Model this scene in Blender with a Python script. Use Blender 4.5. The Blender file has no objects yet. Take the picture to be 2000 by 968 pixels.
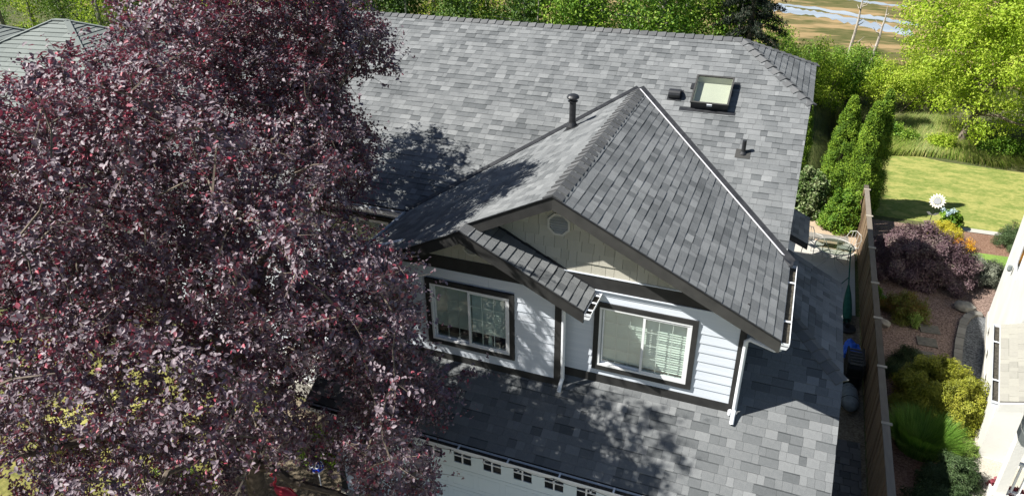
import bpy, math, random
import numpy as np
from mathutils import Vector, Matrix
R_ = math.radians
SC = bpy.context.scene
COL = SC.collection

# ------------------------------------------------------------------ camera
cam_d = bpy.data.cameras.new("camera")
cam = bpy.data.objects.new("camera", cam_d)
COL.objects.link(cam)
yaw, pitch, roll = -0.3787, 0.5035, -0.0126
F0 = Vector((math.sin(yaw), math.cos(yaw), 0)); R0 = Vector((math.cos(yaw), -math.sin(yaw), 0)); Z = Vector((0, 0, 1))
FW = math.cos(pitch)*F0 - math.sin(pitch)*Z
UP = math.sin(pitch)*F0 + math.cos(pitch)*Z
RT = math.cos(roll)*R0 + math.sin(roll)*UP
UP = -math.sin(roll)*R0 + math.cos(roll)*UP
m3 = Matrix((RT, UP, -FW)).transposed()
CAMLOC = Vector((0.0609, -9.8285, 8.1518))
cam.matrix_world = Matrix.Translation(CAMLOC) @ m3.to_4x4()
cam_d.sensor_width = 36.0
cam_d.lens = 36.0*1424.68/2000
cam_d.clip_start = 0.1
cam_d.clip_end = 2000
SC.camera = cam

# ------------------------------------------------------------------ light
SUN_AZ, SUN_EL = 28.5, 48.7          # direction the light travels to (from +X towards +Y) and elevation
tosun = Vector((-math.cos(R_(SUN_AZ))*math.cos(R_(SUN_EL)), -math.sin(R_(SUN_AZ))*math.cos(R_(SUN_EL)), math.sin(R_(SUN_EL))))
w = bpy.data.worlds.new("World"); SC.world = w; w.use_nodes = True
nt = w.node_tree
bg = nt.nodes["Background"]
sky = nt.nodes.new("ShaderNodeTexSky"); sky.sky_type = 'NISHITA'; sky.sun_disc = False
sky.sun_elevation = R_(SUN_EL); sky.sun_rotation = math.atan2(tosun.x, tosun.y)
sky.air_density = 1.0; sky.dust_density = 0.6
nt.links.new(sky.outputs[0], bg.inputs[0]); bg.inputs[1].default_value = 0.05
sl = bpy.data.lights.new("sun", 'SUN'); sl.energy = 5.0; sl.angle = R_(0.55); sl.color = (1.0, 0.965, 0.90)
sun = bpy.data.objects.new("sun", sl); COL.objects.link(sun); sun.location = (-30, -20, 40)
sun.rotation_euler = tosun.to_track_quat('Z', 'Y').to_euler()
SC.view_settings.view_transform = 'Standard'; SC.view_settings.look = 'None'
SC.view_settings.exposure = 0.95; SC.view_settings.gamma = 1.0
SC.cycles.max_bounces = 6; SC.cycles.transparent_max_bounces = 8
SC.cycles.diffuse_bounces = 3; SC.cycles.glossy_bounces = 3

# ------------------------------------------------------------------ materials
def mat(name, c0, c1=None, scale=8.0, rough=0.8, spec=0.3, bump=0.0, bscale=60.0, tone=False, c2=None,
        metal=0.0, transl=0.0, coords='Object', detail=3.0, stretch=None, coat=0.0, tcol=None, stain=0.0, mid=.5):
    """principled colour = mix(c0,c1,noise); with tone=True the face attribute 'tone' picks between c0..c1(..c2) and noise jitters it"""
    m = bpy.data.materials.new(name); m.use_nodes = True
    n = m.node_tree.nodes; l = m.node_tree.links
    p = n["Principled BSDF"]; out = n["Material Output"]
    p.inputs["Roughness"].default_value = rough; p.inputs["Specular IOR Level"].default_value = spec
    p.inputs["Metallic"].default_value = metal
    if coat: p.inputs["Coat Weight"].default_value = coat
    c1 = c1 or c0
    tc = n.new("ShaderNodeTexCoord"); src = tc.outputs[coords]
    if stretch:
        mp = n.new("ShaderNodeMapping"); mp.inputs["Scale"].default_value = stretch
        l.new(src, mp.inputs[0]); src = mp.outputs[0]
    nz = n.new("ShaderNodeTexNoise"); nz.inputs["Scale"].default_value = scale; nz.inputs["Detail"].default_value = detail
    l.new(src, nz.inputs["Vector"])
    ramp = n.new("ShaderNodeValToRGB"); e = ramp.color_ramp.elements
    e[0].color = (*c0, 1); e[1].color = (*(c2 or c1), 1)
    if c2:
        q = e.new(mid); q.color = (*c1, 1)
    if tone:
        at = n.new("ShaderNodeAttribute"); at.attribute_name = "tone"
        ma = n.new("ShaderNodeMath"); ma.operation = 'MULTIPLY_ADD'
        l.new(nz.outputs["Fac"], ma.inputs[0]); ma.inputs[1].default_value = 0.5
        mb = n.new("ShaderNodeMath"); mb.operation = 'SUBTRACT'; l.new(at.outputs["Fac"], mb.inputs[0]); mb.inputs[1].default_value = 0.25
        l.new(mb.outputs[0], ma.inputs[2]); last = ma
        if stain:      # broad weathering streaks over many tabs
            n3 = n.new("ShaderNodeTexNoise"); n3.inputs["Scale"].default_value = 1.7; n3.inputs["Detail"].default_value = 6; n3.inputs["Roughness"].default_value = .65
            l.new(src, n3.inputs["Vector"]); s1 = n.new("ShaderNodeMath"); s1.operation = 'MULTIPLY_ADD'; s1.inputs[1].default_value = stain*2; s1.inputs[2].default_value = -stain
            l.new(n3.outputs["Fac"], s1.inputs[0]); s2 = n.new("ShaderNodeMath"); s2.operation = 'ADD'; l.new(ma.outputs[0], s2.inputs[0]); l.new(s1.outputs[0], s2.inputs[1]); last = s2
        l.new(last.outputs[0], ramp.inputs[0])
    else:
        e[0].position = 0.3; e[-1].position = 0.7
        l.new(nz.outputs["Fac"], ramp.inputs[0])
    l.new(ramp.outputs[0], p.inputs["Base Color"])
    if bump:
        n2 = n.new("ShaderNodeTexNoise"); n2.inputs["Scale"].default_value = bscale; n2.inputs["Detail"].default_value = 4
        l.new(src, n2.inputs["Vector"])
        b = n.new("ShaderNodeBump"); b.inputs["Strength"].default_value = bump; b.inputs["Distance"].default_value = 0.01
        l.new(n2.outputs["Fac"], b.inputs["Height"]); l.new(b.outputs[0], p.inputs["Normal"])
    if transl:
        tr = n.new("ShaderNodeBsdfTranslucent"); mx = n.new("ShaderNodeMixShader"); mx.inputs[0].default_value = transl
        if tcol: tr.inputs[0].default_value = (*tcol, 1)
        else: l.new(ramp.outputs[0], tr.inputs[0])
        l.new(p.outputs[0], mx.inputs[1]); l.new(tr.outputs[0], mx.inputs[2]); l.new(mx.outputs[0], out.inputs[0])
    return m

def glassmat(name, tint, rough=0.02, trans=0.86):
    m = bpy.data.materials.new(name); m.use_nodes = True
    n = m.node_tree.nodes; l = m.node_tree.links; out = n["Material Output"]; n.remove(n["Principled BSDF"])
    t = n.new("ShaderNodeBsdfTransparent"); t.inputs[0].default_value = (*tint, 1)
    g = n.new("ShaderNodeBsdfGlossy"); g.inputs["Roughness"].default_value = rough
    lw = n.new("ShaderNodeLayerWeight"); lw.inputs[0].default_value = .5
    pw_ = n.new("ShaderNodeMath"); pw_.operation = 'POWER'; pw_.inputs[1].default_value = 4; l.new(lw.outputs["Facing"], pw_.inputs[0])
    fr = n.new("ShaderNodeMath"); fr.operation = 'MULTIPLY_ADD'; fr.inputs[1].default_value = .85; fr.inputs[2].default_value = .09; l.new(pw_.outputs[0], fr.inputs[0])
    mx = n.new("ShaderNodeMixShader")
    l.new(fr.outputs[0], mx.inputs[0]); l.new(t.outputs[0], mx.inputs[1]); l.new(g.outputs[0], mx.inputs[2])
    l.new(mx.outputs[0], out.inputs[0])
    return m

M = {}
M['shingle'] = mat("shingle_granules", (0.046, 0.051, 0.054), (0.124, 0.131, 0.135), scale=90, rough=0.9, spec=0.25, bump=0.5, bscale=220, tone=True, c2=(0.250, 0.258, 0.260), detail=5, stain=.30)
M['deck'] = mat("roof_felt", (0.030, 0.031, 0.034), rough=0.95)
M['cap'] = mat("cap_granules", (0.065, 0.068, 0.071), (0.110, 0.113, 0.116), scale=80, rough=0.9, spec=0.25, bump=0.5, bscale=220, tone=True, c2=(0.16, 0.162, 0.163))
M['siding'] = mat("white_blue_siding_paint", (0.60, 0.65, 0.72), (0.68, 0.72, 0.78), scale=3, rough=0.6, spec=0.3, bump=0.12, bscale=40, stretch=(0.4, 1, 6))
M['black'] = mat("dark_trim_paint", (0.024, 0.024, 0.024), (0.037, 0.037, 0.036), scale=6, rough=0.65, spec=0.3)
M['fascia'] = mat("charcoal_fascia_paint", (0.042, 0.042, 0.040), (0.060, 0.059, 0.056), scale=5, rough=0.7, spec=0.25)
M['shake'] = mat("beige_shake_paint", (0.36, 0.345, 0.29), (0.43, 0.415, 0.35), scale=5, rough=0.8, spec=0.2, bump=0.3, bscale=50, tone=True, stretch=(3, 3, .5), c2=(0.47, 0.45, 0.385))
M['beige'] = mat("beige_trim_paint", (0.46, 0.45, 0.41), (0.52, 0.51, 0.46), rough=0.7)
M['white'] = mat("white_vinyl", (0.78, 0.79, 0.80), (0.84, 0.85, 0.86), scale=4, rough=0.4, spec=0.4)
M['gutter'] = mat("white_gutter_enamel", (0.66, 0.69, 0.73), (0.78, 0.80, 0.82), scale=7, rough=0.4, spec=0.5)
M['debris'] = mat("gutter_debris", (0.02, 0.018, 0.015), (0.09, 0.08, 0.06), scale=30, rough=0.95, bump=.6)
M['metal_black'] = mat("black_metal", (0.012, 0.013, 0.015), (0.03, 0.031, 0.034), scale=9, rough=0.42, spec=0.5)
M['flash_white'] = mat("bare_flashing", (0.80, 0.79, 0.82), (0.86, 0.85, 0.88), rough=0.5, spec=0.4)
M['glass'] = glassmat("window_glass", (0.93, 0.975, 0.95))
M['glass_screen'] = glassmat("screened_glass", (0.86, 0.90, 0.88), rough=0.08)
M['room'] = mat("room_plaster", (0.50, 0.54, 0.46), (0.60, 0.64, 0.56), scale=2, rough=0.9)
M['blind'] = mat("blind_vinyl", (0.84, 0.89, 0.85), rough=0.5)
M['curtain'] = mat("curtain_cloth", (0.60, 0.66, 0.58), (0.72, 0.78, 0.70), scale=2, rough=0.9, stretch=(8, 8, .2))
M['door'] = mat("sky_tinted_door_paint", (0.70, 0.80, 0.84), (0.74, 0.83, 0.87), scale=2, rough=0.5)  # a white door; the blue of its shade is mixed into the paint
M['pane_dark'] = mat("dark_pane", (0.01, 0.011, 0.012), rough=0.08, spec=0.6)
M['cream'] = mat("skylight_shaft", (0.46, 0.46, 0.40), (0.50, 0.50, 0.44), scale=2, rough=0.8)

def dirt(name, c0, c1, c2=None, scale=3.0, scale2=40.0, c3=None, bump=0.6, rough=0.95, fine=0.5, stretch=None, bscale=None, sharp=.12):
    """two-scale noise ground: large patches c0..c1, fine speckle towards c2/c3"""
    m = bpy.data.materials.new(name); m.use_nodes = True
    n = m.node_tree.nodes; l = m.node_tree.links; p = n["Principled BSDF"]
    p.inputs["Roughness"].default_value = rough; p.inputs["Specular IOR Level"].default_value = 0.2
    tc = n.new("ShaderNodeTexCoord"); src = tc.outputs["Object"]
    if stretch:
        mp = n.new("ShaderNodeMapping"); mp.inputs["Scale"].default_value = stretch; l.new(src, mp.inputs[0]); src = mp.outputs[0]
    a = n.new("ShaderNodeTexNoise"); a.inputs["Scale"].default_value = scale; a.inputs["Detail"].default_value = 6; a.inputs["Roughness"].default_value = 0.6
    b = n.new("ShaderNodeTexNoise"); b.inputs["Scale"].default_value = scale2; b.inputs["Detail"].default_value = 4; b.inputs["Roughness"].default_value = 0.7
    l.new(src, a.inputs["Vector"]); l.new(src, b.inputs["Vector"])
    r1 = n.new("ShaderNodeValToRGB"); r1.color_ramp.elements[0].color = (*c0, 1); r1.color_ramp.elements[1].color = (*c1, 1)
    r1.color_ramp.elements[0].position = .5-sharp; r1.color_ramp.elements[1].position = .5+sharp
    r2 = n.new("ShaderNodeValToRGB"); r2.color_ramp.elements[0].color = (*(c2 or c0), 1); r2.color_ramp.elements[1].color = (*(c3 or c1), 1)
    r2.color_ramp.elements[0].position = .38; r2.color_ramp.elements[1].position = .62
    l.new(a.outputs["Fac"], r1.inputs[0]); l.new(b.outputs["Fac"], r2.inputs[0])
    mx = n.new("ShaderNodeMixRGB"); mx.inputs[0].default_value = fine
    l.new(r1.outputs[0], mx.inputs[1]); l.new(r2.outputs[0], mx.inputs[2]); l.new(mx.outputs[0], p.inputs["Base Color"])
    bp = n.new("ShaderNodeBump"); bp.inputs["Strength"].default_value = bump; bp.inputs["Distance"].default_value = 0.03
    if bscale:
        c = n.new("ShaderNodeTexNoise"); c.inputs["Scale"].default_value = bscale; l.new(src, c.inputs["Vector"]); l.new(c.outputs["Fac"], bp.inputs["Height"])
    else: l.new(b.outputs["Fac"], bp.inputs["Height"])
    l.new(bp.outputs[0], p.inputs["Normal"])
    return m
M['ground'] = dirt("rough_ground", (0.05, 0.07, 0.02), (0.11, 0.10, 0.05), (0.04, 0.06, 0.02), scale=.6, scale2=9, c3=(0.13, 0.13, 0.05))
M['lawn'] = dirt("mown_grass", (0.13, 0.185, 0.035), (0.34, 0.32, 0.10), (0.09, 0.15, 0.025), scale=1.6, scale2=9, c3=(0.36, 0.34, 0.12), fine=.45, stretch=(1, 2.2, 1), sharp=.075)
M['frontlawn'] = dirt("mossy_front_lawn", (0.11, 0.12, 0.03), (0.24, 0.22, 0.06), (0.06, 0.07, 0.02), scale=1.6, scale2=9, c3=(0.26, 0.24, 0.08), fine=.5)
M['lawn2'] = dirt("green_mown_grass", (0.13, 0.23, 0.04), (0.20, 0.32, 0.06), (0.10, 0.18, 0.03), scale=1.2, scale2=20, c3=(0.27, 0.36, 0.10))
M['bark'] = dirt("red_bark_chips", (0.115, 0.078, 0.062), (0.205, 0.145, 0.118), (0.055, 0.032, 0.024), scale=1.6, scale2=24, c3=(0.43, 0.31, 0.255), fine=.65, bump=1)
M['bark2'] = dirt("brown_bark_mulch", (0.14, 0.07, 0.045), (0.22, 0.13, 0.09), (0.08, 0.04, 0.025), scale=1.6, scale2=22, c3=(0.36, 0.24, 0.17), fine=.5)
M['gravel'] = dirt("blue_grey_gravel", (0.05, 0.056, 0.06), (0.09, 0.098, 0.10), (0.02, 0.022, 0.026), scale=2, scale2=24, c3=(0.30, 0.31, 0.32), fine=.6, bump=1)
M['concrete'] = dirt("concrete", (0.40, 0.38, 0.34), (0.47, 0.45, 0.41), (0.36, 0.35, 0.31), scale=1.5, scale2=60, c3=(0.50, 0.48, 0.44), fine=.4, bump=.2)
M['aggregate'] = dirt("exposed_aggregate", (0.38, 0.35, 0.29), (0.44, 0.41, 0.35), (0.22, 0.20, 0.17), scale=2, scale2=45, c3=(0.58, 0.55, 0.47), fine=.5, bump=.3)
M['sandy'] = dirt("sandy_soil", (0.36, 0.27, 0.18), (0.46, 0.36, 0.26), (0.30, 0.21, 0.14), scale=2, scale2=25, c3=(0.50, 0.41, 0.31))
M['soil'] = dirt("brown_soil", (0.10, 0.075, 0.05), (0.20, 0.16, 0.11), (0.05, 0.04, 0.03), scale=2, scale2=18, c3=(0.30, 0.26, 0.19))  # plain brown soil with random lighter and darker flecks
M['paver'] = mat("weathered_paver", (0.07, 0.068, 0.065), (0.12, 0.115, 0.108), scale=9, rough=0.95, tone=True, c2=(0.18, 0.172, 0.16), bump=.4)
M['stone'] = mat("garden_rock", (0.16, 0.15, 0.13), (0.30, 0.28, 0.24), scale=4, rough=0.95, bump=.7, bscale=18)
M['kerb'] = mat("grey_kerb_block", (0.15, 0.142, 0.125), (0.21, 0.198, 0.175), scale=9, rough=0.95, tone=True, c2=(0.27, 0.255, 0.225), bump=.4)  # block grey lowered to carry the house shade in the colour
M['flag'] = mat("shade_darkened_flagstone", (0.10, 0.095, 0.08), (0.17, 0.155, 0.13), scale=9, rough=.95, bump=.4)  # stones darkened: the roof's shade is put into their colour
M['patiometal'] = mat("weathered_white_metal", (0.36, 0.35, 0.32), (0.50, 0.48, 0.44), scale=14, rough=.6)
M['wood'] = mat("weathered_fence_wood", (0.070, 0.045, 0.028), (0.145, 0.098, 0.062), scale=5, rough=0.9, spec=.15, tone=True, c2=(0.27, 0.195, 0.125), stretch=(6, 6, .5), bump=.4, bscale=40)
M['woodgrey'] = mat("grey_fence_cap", (0.10, 0.085, 0.068), (0.165, 0.142, 0.118), scale=6, rough=0.9, spec=.15, tone=True, c2=(0.24, 0.21, 0.175), stretch=(4, .6, 4), bump=.4)
M['postcap'] = mat("pale_post_block", (0.30, 0.27, 0.22), (0.40, 0.36, 0.30), scale=12, rough=.9)
M['barkwood'] = mat("tree_bark", (0.10, 0.08, 0.06), (0.22, 0.18, 0.14), scale=10, rough=.95, bump=.6, bscale=30)
M['plumbark'] = mat("plum_bark", (0.075, 0.06, 0.05), (0.19, 0.155, 0.12), scale=12, rough=.9, bump=.5, bscale=30)
M['alderbark'] = mat("pale_alder_bark", (0.16, 0.145, 0.12), (0.34, 0.32, 0.28), scale=5, rough=.95, bump=.5)
M['snag'] = mat("bleached_wood", (0.34, 0.29, 0.24), (0.52, 0.47, 0.42), scale=6, rough=.9)
M['plum'] = mat("plum_leaf", (0.074, 0.056, 0.074), (0.265, 0.218, 0.245), scale=4, rough=.52, spec=.42, tone=True, c2=(0.34, 0.035, 0.065), transl=.13, tcol=(0.40, 0.03, 0.08), mid=.66)  # lavender mid tone carries the sunlit sheen of the leaves as colour
def leafmat(name, a, b, c, rough=.55, transl=.33, spec=.35): return mat(name, a, b, scale=1.2, rough=rough, spec=spec, tone=True, c2=c, transl=transl)
M['leaf_light'] = leafmat("birch_leaf", (0.20, 0.33, 0.018), (0.36, 0.50, 0.03), (0.52, 0.60, 0.09), transl=.42)
M['leaf_mid'] = leafmat("alder_leaf", (0.05, 0.13, 0.014), (0.13, 0.26, 0.022), (0.30, 0.43, 0.05))
M['leaf_dark'] = leafmat("dark_leaf", (0.025, 0.065, 0.012), (0.07, 0.145, 0.018), (0.17, 0.27, 0.04))
M['leaf_thuja'] = leafmat("thuja_spray", (0.05, 0.11, 0.010), (0.14, 0.25, 0.015), (0.30, 0.42, 0.035), transl=.2, rough=.7)
M['leaf_fir'] = leafmat("fir_needle", (0.010, 0.018, 0.010), (0.020, 0.032, 0.018), (0.045, 0.06, 0.035), transl=.1, rough=.7)
M['leaf_purple'] = leafmat("purple_laceleaf", (0.08, 0.045, 0.058), (0.18, 0.115, 0.125), (0.25, 0.215, 0.17), transl=.2)
M['leaf_yellow'] = leafmat("yellow_laceleaf", (0.13, 0.15, 0.015), (0.27, 0.29, 0.025), (0.42, 0.40, 0.06))
M['leaf_gold'] = leafmat("gold_foliage", (0.45, 0.40, 0.03), (0.65, 0.58, 0.05), (0.75, 0.70, 0.12))
M['leaf_redgreen'] = leafmat("red_tipped_foliage", (0.20, 0.09, 0.03), (0.15, 0.16, 0.03), (0.20, 0.26, 0.04))
M['leaf_mugo'] = leafmat("pine_needle", (0.025, 0.05, 0.018), (0.05, 0.09, 0.028), (0.10, 0.15, 0.05), transl=.1)
M['leaf_silver'] = leafmat("silver_juniper", (0.14, 0.16, 0.11), (0.24, 0.26, 0.19), (0.36, 0.38, 0.30), transl=.1)
M['leaf_juniper'] = leafmat("juniper_needle", (0.04, 0.08, 0.025), (0.08, 0.13, 0.045), (0.16, 0.23, 0.10), transl=.15)
M['leaf_lime'] = leafmat("lime_fern", (0.18, 0.28, 0.05), (0.28, 0.40, 0.08), (0.40, 0.52, 0.16))
M['leaf_rhodo'] = leafmat("rhododendron_leaf", (0.06, 0.12, 0.03), (0.12, 0.20, 0.05), (0.34, 0.38, 0.20), rough=.35, transl=.15)
M['blade'] = leafmat("green_blade", (0.05, 0.13, 0.014), (0.12, 0.25, 0.03), (0.26, 0.40, 0.07))
M['blade_wild'] = leafmat("wild_grass", (0.06, 0.14, 0.015), (0.20, 0.28, 0.04), (0.44, 0.38, 0.15), transl=.3)
M['blade_shade'] = leafmat("shade_tinted_grass", (0.04, 0.07, 0.018), (0.09, 0.12, 0.03), (0.22, 0.20, 0.09), transl=.25)  # wild grass with the tree shade put into a darker blade colour
M['redleaf'] = leafmat("red_maple_leaf", (0.14, 0.02, 0.03), (0.26, 0.05, 0.07), (0.42, 0.16, 0.16))
M['blueflower'] = leafmat("pale_blue_petal", (0.40, 0.55, 0.62), (0.50, 0.65, 0.72), (0.70, 0.80, 0.85))
M['orange'] = leafmat("orange_petal", (0.75, 0.28, 0.02), (0.80, 0.42, 0.03), (0.80, 0.60, 0.05))
M['nwall'] = mat("cream_white_stucco", (0.62, 0.61, 0.565), (0.72, 0.71, 0.67), scale=1.2, rough=.85, bump=.35, bscale=30, detail=6)
M['nshingle'] = mat("grey_green_shingle", (0.12, 0.135, 0.13), (0.18, 0.20, 0.188), scale=20, rough=.95, tone=True, c2=(0.235, 0.255, 0.24), bump=.3)
M['bshingle'] = mat("beige_shingle", (0.22, 0.215, 0.185), (0.29, 0.28, 0.245), scale=20, rough=.95, tone=True, c2=(0.35, 0.34, 0.29), bump=.3)
M['marsh'] = dirt("tidal_flat", (0.060, 0.070, 0.018), (0.33, 0.225, 0.115), (0.075, 0.085, 0.02), scale=.34, scale2=2.2, c3=(0.30, 0.22, 0.11), fine=.30, sharp=.045, stretch=(.45, 1.4, 1), bump=.15)
M['water'] = mat("shallow_water", (0.26, 0.30, 0.34), (0.42, 0.46, 0.50), scale=.5, rough=.14, spec=.8, stretch=(.3, 1.5, 1))
M['bluetarp'] = mat("blue_tarp", (0.02, 0.10, 0.55), (0.04, 0.17, 0.75), rough=.4)
M['greytarp'] = mat("grey_tarp", (0.13, 0.15, 0.155), (0.19, 0.21, 0.215), scale=12, rough=.7, bump=.5, bscale=12)
M['crate'] = mat("black_plastic", (0.015, 0.014, 0.014), (0.03, 0.027, 0.025), rough=.5)
M['greencloth'] = mat("green_canvas", (0.01, 0.07, 0.045), (0.02, 0.11, 0.07), rough=.8)
M['pink'] = mat("flamingo_pink", (0.65, 0.035, 0.07), (0.80, 0.08, 0.13), scale=5, rough=.4)
M['redpot'] = mat("red_plastic", (0.75, 0.03, 0.015), rough=.4)
M['signblue'] = mat("sign_blue", (0.015, 0.05, 0.50), rough=.35)
M['signwhite'] = mat("sign_white", (0.85, 0.86, 0.88), rough=.4)
M['sunpetal'] = mat("painted_tin_petal", (0.62, 0.58, 0.42), (0.72, 0.70, 0.60), scale=8, rough=.6)
M['suncentre'] = mat("galvanised_disc", (0.24, 0.25, 0.26), (0.32, 0.33, 0.34), scale=30, rough=.5, metal=.3)
M['yellowboard'] = mat("mossy_yellow_boards", (0.24, 0.23, 0.06), (0.36, 0.34, 0.10), scale=6, rough=.9)
M['bulb'] = mat("clear_bulb", (0.55, 0.56, 0.56), rough=.1, spec=.8)

# ------------------------------------------------------------------ mesh helpers
OFF = {}
def tag(o, label=None, cat=None, group=None, kind=None):
    if label: o['label'] = label
    if cat: o['category'] = cat
    if group: o['group'] = group
    if kind: o['kind'] = kind
    return o
def thing(name, loc, label, cat, group=None):
    o = bpy.data.objects.new(name, None); COL.objects.link(o); o.location = loc
    o.empty_display_size = .2
    OFF[o.name] = Vector(loc); return tag(o, label, cat, group)
def new_mesh(name, v, f, mats, tones=None, mi=None, smooth=False):
    me = bpy.data.meshes.new(name); me.from_pydata(v, [], f)
    for m_ in (mats if isinstance(mats, (list, tuple)) else [mats]): me.materials.append(m_)
    if tones is not None:
        a = me.attributes.new("tone", 'FLOAT', 'FACE'); a.data.foreach_set("value", tones)
    if mi is not None: me.polygons.foreach_set("material_index", mi)
    if smooth: me.polygons.foreach_set("use_smooth", [True]*len(me.polygons))
    me.update(); return me
def link(name, me, parent=None, world=True):
    o = bpy.data.objects.new(name, me); COL.objects.link(o)
    if parent is not None:
        o.parent = parent
        off = OFF.get(parent.name, Vector((0, 0, 0)))
        OFF[o.name] = off if world else Vector((0, 0, 0))
    return o
class MB:
    def __init__(s): s.v = []; s.f = []; s.t = []
    def add(s, vs, fs, t=.5):
        b = len(s.v); s.v += [tuple(q) for q in vs]; s.f += [tuple(i+b for i in q) for q in fs]; s.t += [t]*len(fs); return s
    def box(s, lo, hi, t=.5, mtx=None):
        x0, y0, z0 = lo; x1, y1, z1 = hi
        vs = [Vector(q) for q in ((x0,y0,z0),(x1,y0,z0),(x1,y1,z0),(x0,y1,z0),(x0,y0,z1),(x1,y0,z1),(x1,y1,z1),(x0,y1,z1))]
        if mtx is not None: vs = [mtx @ q for q in vs]
        return s.add(vs, [(0,3,2,1),(4,5,6,7),(0,1,5,4),(1,2,6,5),(2,3,7,6),(3,0,4,7)], t)
    def prism(s, poly, d, t=.5):
        """closed polygon of 3-D points extruded along vector d"""
        n = len(poly); d = Vector(d); vs = [Vector(q) for q in poly]; vs += [q+d for q in vs]
        fs = [tuple(range(n))[::-1], tuple(range(n, 2*n))] + [(i, (i+1) % n, n+(i+1) % n, n+i) for i in range(n)]
        return s.add(vs, fs, t)
    def bar(s, a, b, wd, th, up=(0, 0, 1), t=.5):
        a = Vector(a); b = Vector(b); d = (b-a).normalized(); u = Vector(up); sd = d.cross(u).normalized(); u = sd.cross(d)
        p = [a - sd*wd/2 - u*th/2, a + sd*wd/2 - u*th/2, a + sd*wd/2 + u*th/2, a - sd*wd/2 + u*th/2]
        return s.prism(p, b-a, t)
    def tube(s, pts, r, seg=8, t=.5, cap=True):
        pts = [Vector(q) for q in pts]; n = len(pts); rr = r if isinstance(r, (list, tuple)) else [r]*n
        b = len(s.v); ref = Vector((0.13, .21, 1)) if abs((pts[-1]-pts[0]).normalized().z) < .9 else Vector((1, .17, .1))
        for i, q in enumerate(pts):
            d = (pts[min(i+1, n-1)]-pts[max(i-1, 0)]).normalized(); a = d.cross(ref).normalized(); c = a.cross(d)
            for k in range(seg):
                an = 2*math.pi*k/seg; s.v.append(tuple(q + (a*math.cos(an)+c*math.sin(an))*rr[i]))
        for i in range(n-1):
            for k in range(seg):
                k2 = (k+1) % seg; s.f.append((b+i*seg+k, b+i*seg+k2, b+(i+1)*seg+k2, b+(i+1)*seg+k)); s.t.append(t)
        if cap:
            s.f.append(tuple(b+k for k in range(seg))[::-1]); s.f.append(tuple(b+(n-1)*seg+k for k in range(seg))); s.t += [t, t]
        return s
    def lathe(s, prof, c, seg=16, t=.5):
        """prof: list of (r, z) round a vertical axis at c"""
        return s.tube([(c[0], c[1], c[2]+z_) for r_, z_ in prof], [max(r_, .001) for r_, z_ in prof], seg, t) if all(prof[i+1][1] > prof[i][1] for i in range(len(prof)-1)) else s
    def build(s, name, m_, parent=None, smooth=False, kind=None):
        off = OFF.get(parent.name, Vector((0, 0, 0))) if parent is not None else Vector((0, 0, 0))
        v = [(a-off.x, b-off.y, c-off.z) for a, b, c in s.v]
        o = link(name, new_mesh(name, v, s.f, m_, s.t, smooth=smooth), parent)
        if kind: o['kind'] = kind
        return o
def clip(poly, a, b, c):
    """keep a*u+b*v<=c"""
    out = []
    for i in range(len(poly)):
        p, q = poly[i], poly[(i+1) % len(poly)]
        dp, dq = a*p[0]+b*p[1]-c, a*q[0]+b*q[1]-c
        if dp <= 0: out.append(p)
        if (dp < 0 < dq) or (dq < 0 < dp):
            t_ = dp/(dp-dq); out.append((p[0]+(q[0]-p[0])*t_, p[1]+(q[1]-p[1])*t_))
    return out
def clip_convex(poly, conv):
    """conv counter-clockwise"""
    for i in range(len(conv)):
        (x0, y0), (x1, y1) = conv[i], conv[(i+1) % len(conv)]
        a, b = (y1-y0), -(x1-x0)
        poly = clip(poly, a, b, a*x0+b*y0)
        if len(poly) < 3: return []
    return poly
def area(p): return abs(sum(p[i][0]*p[(i+1) % len(p)][1]-p[(i+1) % len(p)][0]*p[i][1] for i in range(len(p))))/2
def ccw(p):
    return p if sum(p[i][0]*p[(i+1) % len(p)][1]-p[(i+1) % len(p)][0]*p[i][1] for i in range(len(p))) > 0 else p[::-1]

class Slope:
    """a roof plane: origin, u along the courses, v up the slope, n outwards"""
    def __init__(s, o, u, v):
        s.o = Vector(o); s.u = Vector(u).normalized(); s.n = s.u.cross(Vector(v)).normalized(); s.v = s.n.cross(s.u)
        if s.n.z < 0: raise ValueError
    def uv(s, p): d = Vector(p)-s.o; return (d.dot(s.u), d.dot(s.v))
    def xyz(s, q, h=0): return s.o + s.u*q[0] + s.v*q[1] + s.n*h
def shingle_pieces(sl, polys, e=.143, seed=1, wmin=.08, wmax=.29, hmin=.005, hmax=.013, tones=(.10, .9), quant=None):
    """laminated shingle tabs in courses, clipped to convex polygons; returns [(poly_uv, v0, e, h, tone, full, u0, w)]"""
    rnd = random.Random(seed); out = []
    polys = [ccw(p) for p in polys]
    us = [q[0] for p in polys for q in p]; vs = [q[1] for p in polys for q in p]
    row = 0; v0 = min(vs)
    while v0 < max(vs):
        u = min(us)-rnd.random()*.3; base = rnd.uniform(-.06, .06)
        while u < max(us):
            wd = rnd.choice(quant) if quant else rnd.uniform(wmin, wmax)
            h = rnd.uniform(hmin, hmax)
            k = rnd.random()
            t = (rnd.gauss(.70, .06) if k < .42 else rnd.gauss(.57, .05) if k < .82 else rnd.gauss(.42, .05)) + base*.5
            t = min(max(t, tones[0]), tones[1])
            q0 = [(u+.0015, v0+rnd.uniform(-.002, .002)), (u+wd-.0015, v0+rnd.uniform(-.002, .002)), (u+wd-.0015, v0+e+.012), (u+.0015, v0+e+.012)]
            for p in polys:
                c = clip_convex(q0, p)
                if len(c) >= 3 and area(c) > .0006:
                    out.append((c, v0, e, h, t, abs(area(c)-area(q0)) < 1e-6, u, wd))
            u += wd
        v0 += e; row += 1
    return out
BAND = [True]
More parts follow.
